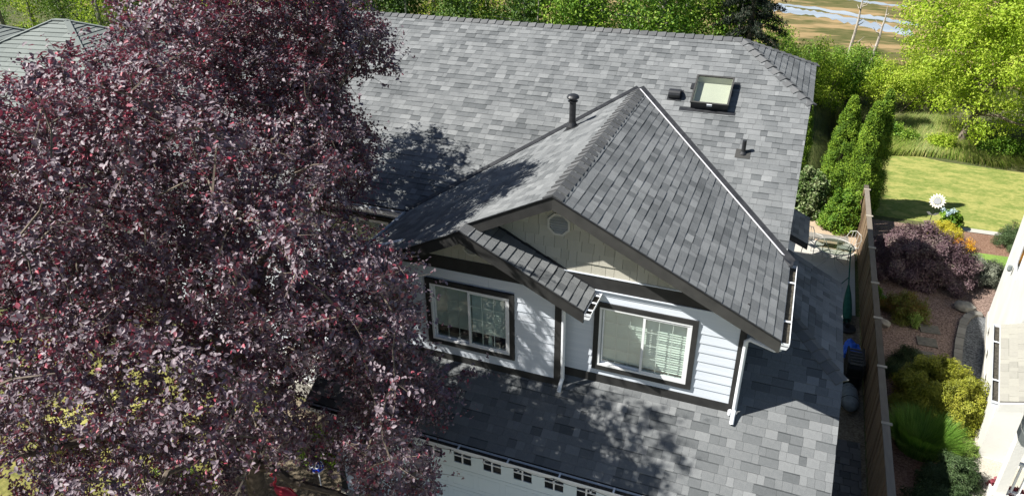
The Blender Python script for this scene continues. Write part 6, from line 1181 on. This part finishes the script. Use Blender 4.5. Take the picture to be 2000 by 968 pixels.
big = tree("birch_tree", "large bright yellow-green tree leaning over the back lawn on the right", "tree", (7.0, 24.6, G), (7.7, 24.6, 1.9), (4.5, 3.6, 5.0), 420, 85, .125, M['leaf_light'], M['barkwood'], seed=61, r0=.17, clump_r=.55, top=(8.0, 24.6, 3.2), low=-2.35, fold=.2, droop=.7, tone_mu=.5, clump_tone=.3, upb=.4, tm=.5) if False else None
def tree2(name, label, base, cen, rad, ncl, per, leaf, m__, bark, seed, r0=.14, cr=.5, low=None, group=None, tm=.45, top=None, ct=.28, shell=.5):
    t = thing(name, base, label, "tree", group); cs = crown_clumps(cen, rad, ncl, seed, low=low if low is not None else G+.3, shell=shell)
    branching(base, top or (cen[0], cen[1], cen[2]+rad[2]*.5), cs, t, bark, r0=r0, nlimb=8, seed=seed, twig=.012, sub=ncl <= 160)
    leaf_mesh("crown", cs, cr, per, leaf, m__, t, seed=seed, tone_mu=tm, center=cen, clump_tone=ct, droop=.5, upb=.45, outb=.4)
    return t
tree2("broadleaf_tree", "large bright yellow-green tree leaning over the back lawn on the right", (7.0, 24.6, G), (7.9, 24.6, 2.0), (4.7, 3.7, 5.0), 480, 165, .118, M['leaf_light'], M['barkwood'], 61, r0=.16, cr=.52, low=-2.2, top=(8.4, 24.8, 3.5), tm=.55)
tree2("broadleaf_tree", "green tree behind the big yellow-green one at the right edge", (13.0, 28.5, G), (13, 28.5, 2.0), (4.5, 4, 5), 200, 90, .17, M['leaf_mid'], M['barkwood'], 62, r0=.16, cr=.65, low=-2.6, tm=.6)
for i, (x_, y_, h, r) in enumerate([(-1.3, 24.2, 2.3, 1.3), (1.0, 27.5, 3.1, 1.5), (-1.0, 28.8, 3.3, 1.7), (2.6, 29.8, 2.7, 1.5), (4.6, 29.3, 2.4, 1.5), (0.9, 31.5, 2.9, 1.7), (3.2, 32.5, 2.0, 1.6), (6.2, 31.0, 2.4, 1.6), (-2.2, 32.0, 3.0, 1.7)]):
    labs = ["wild thicket shrub just behind the right end of the roof ridge", "tall wild shrub above the arborvitae behind the house", "wild shrub at the left of the thicket, beside the dark fir", "wild shrub in the middle of the thicket left of the big tree",
            "wild shrub of the thicket tucked under the big tree's left side", "wild shrub at the marsh edge in front of the tidal stream", "wild shrub at the marsh edge below the two dead trunks", "wild shrub at the marsh edge behind the big yellow-green tree", "wild shrub at the marsh edge behind the dark fir"]
    t = thing("wild_shrub", (x_, y_, G), labs[i], "shrub", "wild thicket at the marsh edge"); g = np.random.default_rng(70+i)
    cs = crown_clumps((x_, y_, G+h*.5), (r, r*.8, h*.52), 70, 70+i, low=G+.1)
    mb = MB()
    for q in cs[::3]: mb.tube([(x_+g.normal()*.2, y_+g.normal()*.2, G-.02), tuple(q)], [.03, .008], 4, cap=False)
    mb.build("stem", M['barkwood'], t)
    leaf_mesh("foliage", cs, .42, 100, .11, M['leaf_mid'] if i % 3 != 1 else M['leaf_light'], t, seed=80+i, tone_mu=.62, clump_tone=.3, center=(x_, y_, G+h*.4))
# forest
rf = random.Random(12); pos = []
for yy, x0, x1, st in ((20.5, -27, -3, 3.1), (24.0, -50, -4, 3.4), (29.0, -56, -4.5, 4.0), (36, -62, -5.0, 5.0)):
    x_ = x0
    while x_ < x1: pos.append((x_+rf.uniform(-.7, .7), yy+rf.uniform(-1.2, 1.2), yy)); x_ += st
def ulab(x_, y_, z_=0.):
    d = Vector((x_, y_, z_))-CAMLOC; z2 = d.dot(FW); return 1000+1424.7*d.dot(RT)/z2
pos += [(-3.3, 22.6, 24.0), (-2.9, 26.0, 24.0)]
pos.sort(key=lambda p: ulab(p[0], p[1]))
rows = {20.5: "front", 24.0: "second", 29.0: "third", 36: "farthest"}; kinds = {}
for i, (x_, y_, rw) in enumerate(pos):
    kinds.setdefault(rw, []).append(i)
ordn = ["first", "second", "third", "fourth", "fifth", "sixth", "seventh", "eighth", "ninth", "tenth", "eleventh", "twelfth", "thirteenth", "fourteenth", "fifteenth", "sixteenth", "seventeenth"]
for rw, ids in kinds.items():
    for k, i in enumerate(ids):
        x_, y_, _ = pos[i]; h = rf.uniform(8.5, 11.5); nm, mm = [("alder_tree", M['leaf_mid']), ("alder_tree", M['leaf_light']), ("alder_tree", M['leaf_dark']), ("alder_tree", M['leaf_mid'])][rf.randrange(4)] if rw < 30 else ("alder_tree", M['leaf_dark'])
        colr = {M['leaf_mid']: "mid green", M['leaf_light']: "yellow-green", M['leaf_dark']: "dark green"}[mm]
        lab = f"{colr} forest tree in the {rows[rw]} row behind the roofs, {ordn[k]} from the left"
        t = thing(nm, (x_, y_, G), lab, "tree", "forest trees behind the houses")
        bh_ = rf.uniform(.10, .26) if rw < 25 else .03
        cs = crown_clumps((x_, y_, G+h*.55), (2.0, 1.8, h*.46), 120, 200+i, low=G+h*bh_, shell=.6)
        tb = MB(); lean = rf.uniform(-.6, .6); tb.tube([(x_, y_, G-.05), (x_+lean*.3, y_, G+h*.3), (x_+lean*.6, y_, G+h*.6), (x_+lean, y_, G+h)], [.15, .12, .08, .02], 7, cap=False)
        if rf.random() < .6: tb.tube([(x_+.4, y_-.4, G-.05), (x_+.7+lean*.3, y_-.5, G+h*.35), (x_+.9, y_-.5, G+h*.75)], [.08, .065, .02], 6, cap=False)
        tb.build("trunk", M['alderbark'], t)
        bb = MB()
        for q in cs[::4]: zz = min(q[2]-.3, G+h*.9); bb.tube([(x_+lean*(zz-G)/h, y_, zz), tuple(q)], [.035, .01], 4, cap=False)
        bb.build("branches", M['alderbark'], t, kind='stuff')
        leaf_mesh("crown", cs, .62, 60 if rw < 25 else 42, .145 if rw < 25 else .19, mm, t, seed=300+i, tone_mu=rf.uniform(.4, .68), clump_tone=.3, center=(x_, y_, G+h*.5))
# undergrowth between trunks
gu = np.random.default_rng(90); cu = np.stack([gu.uniform(-56, -2.8, 900), gu.uniform(19.5, 44, 900), G+gu.uniform(.2, 2.4, 900)], 1)
leaf_mesh("undergrowth", cu, .75, 70, .14, M['leaf_mid'], None, seed=91, tone_mu=.5, clump_tone=.35, center=(-15, 40, -10))
# dark fir
fir = thing("fir_tree", (-2.0, 22.0, G), "dark fir with drooping branches behind the right end of the ridge", "tree")
mb = MB(); mb.tube([(-2.0, 22.0, G-.02), (-2.0, 22.0, 7.5)], [.2, .03], 8, cap=False); mb.build("trunk", M['barkwood'], fir)
fc = []; fb = MB(); rfi = random.Random(5)
for k in range(95):
    z_ = G+.8+k/95*9.8; L_ = 2.0*(1-(z_-G)/11.4)+.25; a = k*2.399; dx, dy = math.cos(a), math.sin(a)
    pts = [(-2.0+dx*L_*t, 22+dy*L_*t, z_-.28*L_*t*t+.06*t) for t in (0, .35, .7, 1)]; fb.tube(pts, [.03, .022, .014, .005], 4, cap=False)
    for t in np.linspace(.2, 1, 8): fc.append((-2.0+dx*L_*t+rfi.uniform(-.1, .1), 22+dy*L_*t+rfi.uniform(-.1, .1), z_-.28*L_*t*t-.03))
fb.build("branch", M['barkwood'], fir)
leaf_mesh("crown", fc, .24, 48, .15, M['leaf_fir'], fir, seed=6, aspect=.22, droop=.9, flat=.6, rnd_n=.6)
# snags
def snag(x_, y_, h, lean, label, seed):
    t = thing("dead_tree", (x_, y_, G), label, "tree", "bleached dead trunks in the marsh"); r = random.Random(seed)
    mb = MB(); pts = [(x_+lean*k/6+r.uniform(-.04, .04), y_, G-.02+h*k/6) for k in range(7)]; mb.tube(pts, [.12, .10, .09, .075, .06, .045, .02], 7); mb.build("trunk", M['snag'], t)
    for k in range(7):
        z_ = r.uniform(.25, .95); s = r.choice([-1, 1]); p = Vector((x_+lean*z_, y_, G+h*z_)); mb = MB(); L_ = r.uniform(.3, .7)*(1.3-z_)
        mb.tube([p, p+Vector((s*L_*.6, r.uniform(-.2, .2), L_*.3)), p+Vector((s*L_, r.uniform(-.2, .2), L_*.9))], [.035, .02, .006], 5); mb.build("branch", M['snag'], t)
snag(2.55, 35.5, 4.5, .25, "taller of the two bleached dead trunks at the marsh edge", 3)
snag(3.85, 36.5, 3.6, .3, "shorter of the two bleached dead trunks at the marsh edge", 5)

# ================================================================== RIGHT NEIGHBOUR
nb = thing("white_house", (8, 7, G), "cream white house with a low porch roof at the right edge", "house")
A_, B_ = Vector((6.06, 10.46, 0)), Vector((5.14, 5.25, 0)); dd = (B_-A_).normalized(); rr_ = Vector((-dd.y, dd.x, 0)); rr_ = rr_ if rr_.x > 0 else -rr_
mb = MB(); q = [A_, B_, B_+rr_*8, A_+rr_*8]; mb.prism([V3(v.x, v.y, G) for v in q], (0, 0, 5.6)); mb.build("wall", M['nwall'], nb)
mb = MB(); e_ = .02; q = [A_-rr_*e_-dd*e_, B_-rr_*e_+dd*e_, B_+rr_*.3+dd*e_, A_+rr_*.3-dd*e_]; mb.prism([V3(v.x, v.y, G-.02) for v in q], (0, 0, .22)); mb.build("foundation", M['concrete'], nb)
for k in range(4):
    p = A_+dd*(1.2+k*1.1)-rr_*.03; mb = MB(); mb.prism([V3(p.x, p.y, G+.35), V3((p+dd*.3).x, (p+dd*.3).y, G+.35), V3((p+dd*.3).x, (p+dd*.3).y, G+.45), V3(p.x, p.y, G+.45)], -rr_*.02); mb.build("foundation_vent", M['beige'], nb)
p = A_+dd*1.6-rr_*.02; mb = MB(); mb.lathe([(.03, -.10), (.06, -.05), (.05, .05)], (p.x-.06, p.y, -1.0), 8); mb.build("wall_lamp", M['greytarp'], nb)
# small dark window high on the white wall
q_ = A_+dd*1.9; tw_ = thing("window", (q_.x, q_.y, -.80), None, None); tw_.parent = nb; tw_.location = V3(q_.x, q_.y, -.80)-OFF[nb.name]
def wbox(nm, s0, s1, z0, z1, o0, o1, mm): mb = MB(); a = q_+dd*s0-rr_*o0; b = q_+dd*s1-rr_*o0; mb.prism([V3(a.x, a.y, z0), V3(b.x, b.y, z0), V3(b.x, b.y, z1), V3(a.x, a.y, z1)], -rr_*(o1-o0)); mb.build(nm, mm, tw_)
wbox("pane", 0, .7, -.75, -.05, .004, .010, M['pane_dark'])
for a in ((-.05, 0, -.80, 0), (.7, .75, -.80, 0), (0, .7, -.80, -.75), (0, .7, -.05, 0)): wbox("window_frame", *a, .004, .030, M['white'])
# porch roof
e0, e1 = V3(4.80, 5.22, -.52), V3(4.36, 2.55, -.52); ed = (e1-e0).normalized(); up_ = V3(-ed.y, ed.x, 0); up_ = up_ if up_.x > 0 else -up_
slP = Slope(e1, (e0-e1), None) if False else None
class _S(Slope):
    pass
vP = (up_+V3(0, 0, .42)).normalized(); uP = (e1-e0).normalized()
if uP.cross(vP).z < 0: uP = -uP
slP = Slope(e0, uP, vP)
pts = [slP.uv(e0), slP.uv(e1), (slP.uv(e1)[0], slP.uv(e1)[1]+3.6), (slP.uv(e0)[0], slP.uv(e0)[1]+3.6)]
rp_ = MB(); rp_.prism([slP.xyz(q, -.06) for q in pts], slP.n*.055); proof = rp_.build("porch_roof", M['deck'], nb)
mb = MB()
for pc in shingle_pieces(slP, [pts], e=.14, seed=31): piece_geo(mb, slP, pc)
mb.build("shingle_field", M['bshingle'], proof, kind='stuff')
OFFn = OFF[nb.name]
house_, OFF_h = house, OFF[house.name]
gutter(e0-up_*.01+V3(0, 0, -.02), e1-up_*.01+V3(0, 0, -.02), tuple(-up_), proof, hang=2)
a = slP.xyz((slP.uv(e1)[0], slP.uv(e1)[1]), -.02); b = slP.xyz((slP.uv(e1)[0], slP.uv(e1)[1]+3.6), -.02)
mb = MB(); mb.prism([a, b, b-V3(0, 0, .18), a-V3(0, 0, .18)], ed*.05); mb.build("fascia_board", M['nwall'], proof)
# porch wall, slab, post and railing
mb = MB(); q0 = V3(5.12, 5.24, G); q = [q0, q0+ed*.9, q0+ed*.9+up_*5, q0+up_*5]; mb.prism(q, (0, 0, 2.75)); mb.build("porch_wall", M['nwall'], nb)
mb = MB(); q = [V3(5.36, 5.38, G), V3(5.06, 5.2, G), V3(4.66, 3.2, G), V3(4.45, 1.4, G), V3(9, 1.4, G), V3(9, 4.6, G)]; mb.prism([v+V3(0, 0, -.02) for v in q], (0, 0, .17)); mb.build("porch_slab", M['aggregate'], nb)
mb = MB(); mb.box((5.02, 3.02, G+.15), (5.20, 3.20, -.62)); mb.box((4.96, 2.96, G+.151), (5.26, 3.26, G+.40)); mb.build("post", M['nwall'], nb)
p0, p1 = V3(5.26, 3.20, G+.15), V3(6.6, 2.95, G+.15)
for zz in (.22, .95): mb = MB(); mb.bar(p0+V3(0, 0, zz), p1+V3(0, 0, zz), .07, .05); mb.build("railing_rail", M['white'], nb)
for k in range(11): pp = p0+(p1-p0)*((k+.5)/11); mb = MB(); mb.box((pp.x-.018, pp.y-.018, G+.37), (pp.x+.018, pp.y+.018, G+1.07)); mb.build("baluster", M['white'], nb)

# ================================================================== LEFT NEIGHBOUR
ln = thing("neighbour_house", (-26, 9, G), "neighbouring house with a grey-green hipped shingle roof at the top left", "house")
def hiproof(cx, cy, hx, hy, zt, sl_, rot, rid, seed):
    """hipped roof: ridge half-length rid along local x, eaves at +-hx, +-hy"""
    c, s = math.cos(rot), math.sin(rot); W2 = lambda x_, y_, z_: V3(cx+c*x_-s*y_, cy+s*x_+c*y_, z_)
    ze = zt-sl_*hy; a, b = W2(-rid, 0, zt), W2(rid, 0, zt)
    e = [W2(-hx, -hy, ze), W2(hx, -hy, ze), W2(hx, hy, ze), W2(-hx, hy, ze)]
    mb = MB(); mb.add([a-V3(0, 0, .05), b-V3(0, 0, .05)]+[q-V3(0, 0, .05) for q in e], [(2, 3, 1, 0), (3, 4, 1), (4, 5, 0, 1), (5, 2, 0)]); dk = mb.build("roof", M['deck'], ln)
    mb = MB()
    for (poly) in ([e[0], e[1], b, a], [e[1], e[2], b]):
        u_ = (poly[1]-poly[0]).normalized(); mid = (poly[2])-poly[0]; v_ = mid-u_*mid.dot(u_)
        sp_ = Slope(poly[0], u_, v_)
        for pc in shingle_pieces(sp_, [[sp_.uv(q) for q in poly]], e=.2, seed=seed, wmin=.5, wmax=1.1, hmin=.018, hmax=.028): piece_geo(mb, sp_, pc)
    for (lo, hi) in ((e[0], a), (e[1], b), (a, b), (e[2], b)): mb.bar(lo+V3(0, 0, .02), hi+V3(0, 0, .02), .17, .03, t=.6)
    mb.build("shingle_field", M['nshingle'], dk, kind='stuff')
    return e, ze
e, ze = hiproof(-27.6, 5.6, 7.6, 6.2, 3.75, .5, R_(8), .6, 5)
e2, ze2 = hiproof(-21.8, 6.9, 6.0, 5.0, 3.5, .5, R_(8), .25, 6)
mb = MB(); mb.prism([V3(q.x, q.y, G) for q in [e[0]*.93+e[2]*.07, e[1]*.93+e[3]*.07, e[2]*.93+e[0]*.07, e[3]*.93+e[1]*.07]], (0, 0, ze-G-.1)); mb.build("wall", M['beige'], ln)
mb = MB(); mb.prism([V3(q.x, q.y, G) for q in [e2[0]*.9+e2[2]*.1, e2[1]*.9+e2[3]*.1, e2[2]*.9+e2[0]*.1, e2[3]*.9+e2[1]*.1]], (0, 0, ze2-G-.1)); mb.build("wall", M['beige'], ln)

# ================================================================== FRONT YARD UNDER THE PLUM
fl = thing("flamingo", (-7.95, -2.0, G), "bright pink plastic flamingo lawn ornament under the plum tree", "garden ornament")
fp = Vector((-7.95, -2.0, G))
def rel(x_, y_, z_): return (fp.x+x_, fp.y+y_, fp.z+z_)
mb = MB(); mb.tube([rel(.32, .05, .40), rel(.2, .03, .46), rel(.05, 0, .52), rel(-.08, 0, .55), rel(-.16, 0, .60), rel(-.18, 0, .70), rel(-.12, 0, .78), rel(-.10, 0, .86), rel(-.14, 0, .92), rel(-.19, 0, .93), rel(-.235, 0, .90)], [.012, .07, .105, .085, .045, .032, .026, .026, .036, .030, .012], 10); mb.build("body", M['pink'], fl, smooth=True)
mb = MB(); mb.tube([rel(-.232, 0, .905), rel(-.27, 0, .88), rel(-.285, 0, .845)], [.016, .013, .004], 6); mb.build("beak", M['metal_black'], fl)
for sy in (-.03, .03): mb = MB(); mb.tube([rel(.03, sy, .44), rel(.04, sy, 0)], .007, 5); mb.build("leg", M['metal_black'], fl)
for sy in (-1, 1): mb = MB(); mb.prism([V3(*rel(-.05, sy*.09, .56)), V3(*rel(.12, sy*.105, .56)), V3(*rel(.30, sy*.07, .44)), V3(*rel(.16, sy*.10, .45)), V3(*rel(.0, sy*.10, .48))], (0, sy*.012, 0)); mb.build("wing", M['pink'], fl)
sg = thing("yard_sign", (-7.62, -1.3, G), "small blue octagonal security sign on a stake with white lettering", "sign")
mb = MB(); mb.box((-7.632, -1.288, G), (-7.608, -1.275, G+.62)); mb.build("stake", M['signwhite'], sg)
sc_ = Vector((-7.62, -1.30, G+.66)); sn = (CAMLOC-sc_).normalized(); sn = Vector((sn.x*.5, sn.y, .45)).normalized(); sx_ = Vector((0, 0, 1)).cross(sn).normalized(); sy_ = sn.cross(sx_)
mb = MB(); mb.prism([sc_+sx_*(.165*math.cos(R_(22.5+45*k)))+sy_*(.135*math.sin(R_(22.5+45*k))) for k in range(8)], sn*.01); mb.build("sign_panel", M['signblue'], sg)
mb = MB(); P8 = [(math.cos(R_(22.5+45*k)), math.sin(R_(22.5+45*k))) for k in range(8)]
for k in range(8):
    a0, a1 = P8[k], P8[(k+1) % 8]; f_ = lambda q, rr: sc_+sn*.0115+sx_*(.165*rr*q[0])+sy_*(.135*rr*q[1])
    mb.prism([f_(a0, .97), f_(a1, .97), f_(a1, .90), f_(a0, .90)], sn*.002)
mb.build("border", M['signwhite'], sg)
tc_ = bpy.data.curves.new("lettering", 'FONT'); tc_.body = "ADT"; tc_.size = .135; tc_.align_x = 'CENTER'; tc_.align_y = 'CENTER'; tc_.extrude = .002; tc_.offset = .004; tc_.materials.append(M['signwhite'])
to0 = bpy.data.objects.new("lettering_curve", tc_); COL.objects.link(to0); bpy.context.view_layer.update()
tme = bpy.data.meshes.new_from_object(to0.evaluated_get(bpy.context.evaluated_depsgraph_get())); bpy.data.objects.remove(to0)
to = bpy.data.objects.new("lettering", tme); COL.objects.link(to); to.parent = sg
mt = Matrix((sx_, sy_, sn)).transposed().to_4x4(); mt.translation = sc_+sn*.014-OFF[sg.name]; to.matrix_basis = mt
rpz = thing("red_planter", (-6.35, -1.25, G), "bright red plastic pot beside the garage corner under the plum tree", "pot")
mb = MB(); mb.lathe([(.11, 0), (.15, .26), (.17, .27), (.17, .31)], (-6.35, -1.35, G+.01), 14); mb.build("pot_body", M['redpot'], rpz)
shrub("potted_plant", "small leafy plant growing in the bright red pot", "plant", (-6.35, -1.35), (.12, .12, .5), 12, 30, .07, M['leaf_mid'], seed=95, clump_r=.09)
shrub("green_shrub", "low bright green shrub behind the blue yard sign", "shrub", (-8.1, -.35), (.6, .5, .55), 80, 90, .05, M['leaf_mid'], seed=96, clump_r=.15, tone_mu=.7)
shrub("green_shrub", "low green shrub at the left of the front bed under the plum", "shrub", (-10.2, -2.6), (.8, .7, .6), 80, 90, .05, M['leaf_mid'], seed=97, clump_r=.16, tone_mu=.7)
# porch railing with white pickets
po = thing("front_porch", (-9.2, 1.2, G), "white picket porch railing and steps behind the plum tree", "porch")
mb = MB(); mb.box((-11.2, 1.0, G), (-7.25, 2.18, G+.42)); mb.build("porch_deck", M['concrete'], po)
for zz in (.52, 1.28): mb = MB(); mb.box((-11.1, 1.03, G+zz), (-8.3, 1.11, G+zz+.06)); mb.build("rail", M['white'], po)
for k in range(23): x_ = -11.05+k*.12; mb = MB(); mb.box((x_, 1.045, G+.58), (x_+.045, 1.09, G+1.279)); mb.build("baluster", M['white'], po)
for x_ in (-11.2, -8.3): mb = MB(); mb.box((x_, 1.0, G+.42), (x_+.11, 1.11, G+1.5)); mb.build("post", M['white'], po)
for k in range(3): mb = MB(); mb.box((-8.1, .72-k*.28, G), (-7.3, 1.0-k*.28, G+.32-k*.11)); mb.build("step", M['concrete'], po)
# mossy yellow raised bed and slatted bench
yb_ = thing("raised_planter", (-13.3, -1.6, G), "mossy yellow wooden raised planter on the front lawn", "planter")
c_, s_r = math.cos(.75), math.sin(.75); Wp = lambda x_, y_, z_: V3(-13.2+c_*x_-s_r*y_, -1.5+s_r*x_+c_*y_, G+z_)
for k in range(5): mb = MB(); mb.prism([Wp(-1.1, -.5+k*.2, .5), Wp(1.1, -.5+k*.2, .5), Wp(1.1, -.34+k*.2, .5), Wp(-1.1, -.34+k*.2, .5)], (0, 0, .04)); mb.build("board", M['yellowboard'], yb_)
for k in range(3): mb = MB(); mb.prism([Wp(-1.1, -.53, .02+k*.16), Wp(1.1, -.53, .02+k*.16), Wp(1.1, -.50, .02+k*.16), Wp(-1.1, -.50, .02+k*.16)], (0, 0, .14)); mb.build("board", M['yellowboard'], yb_)
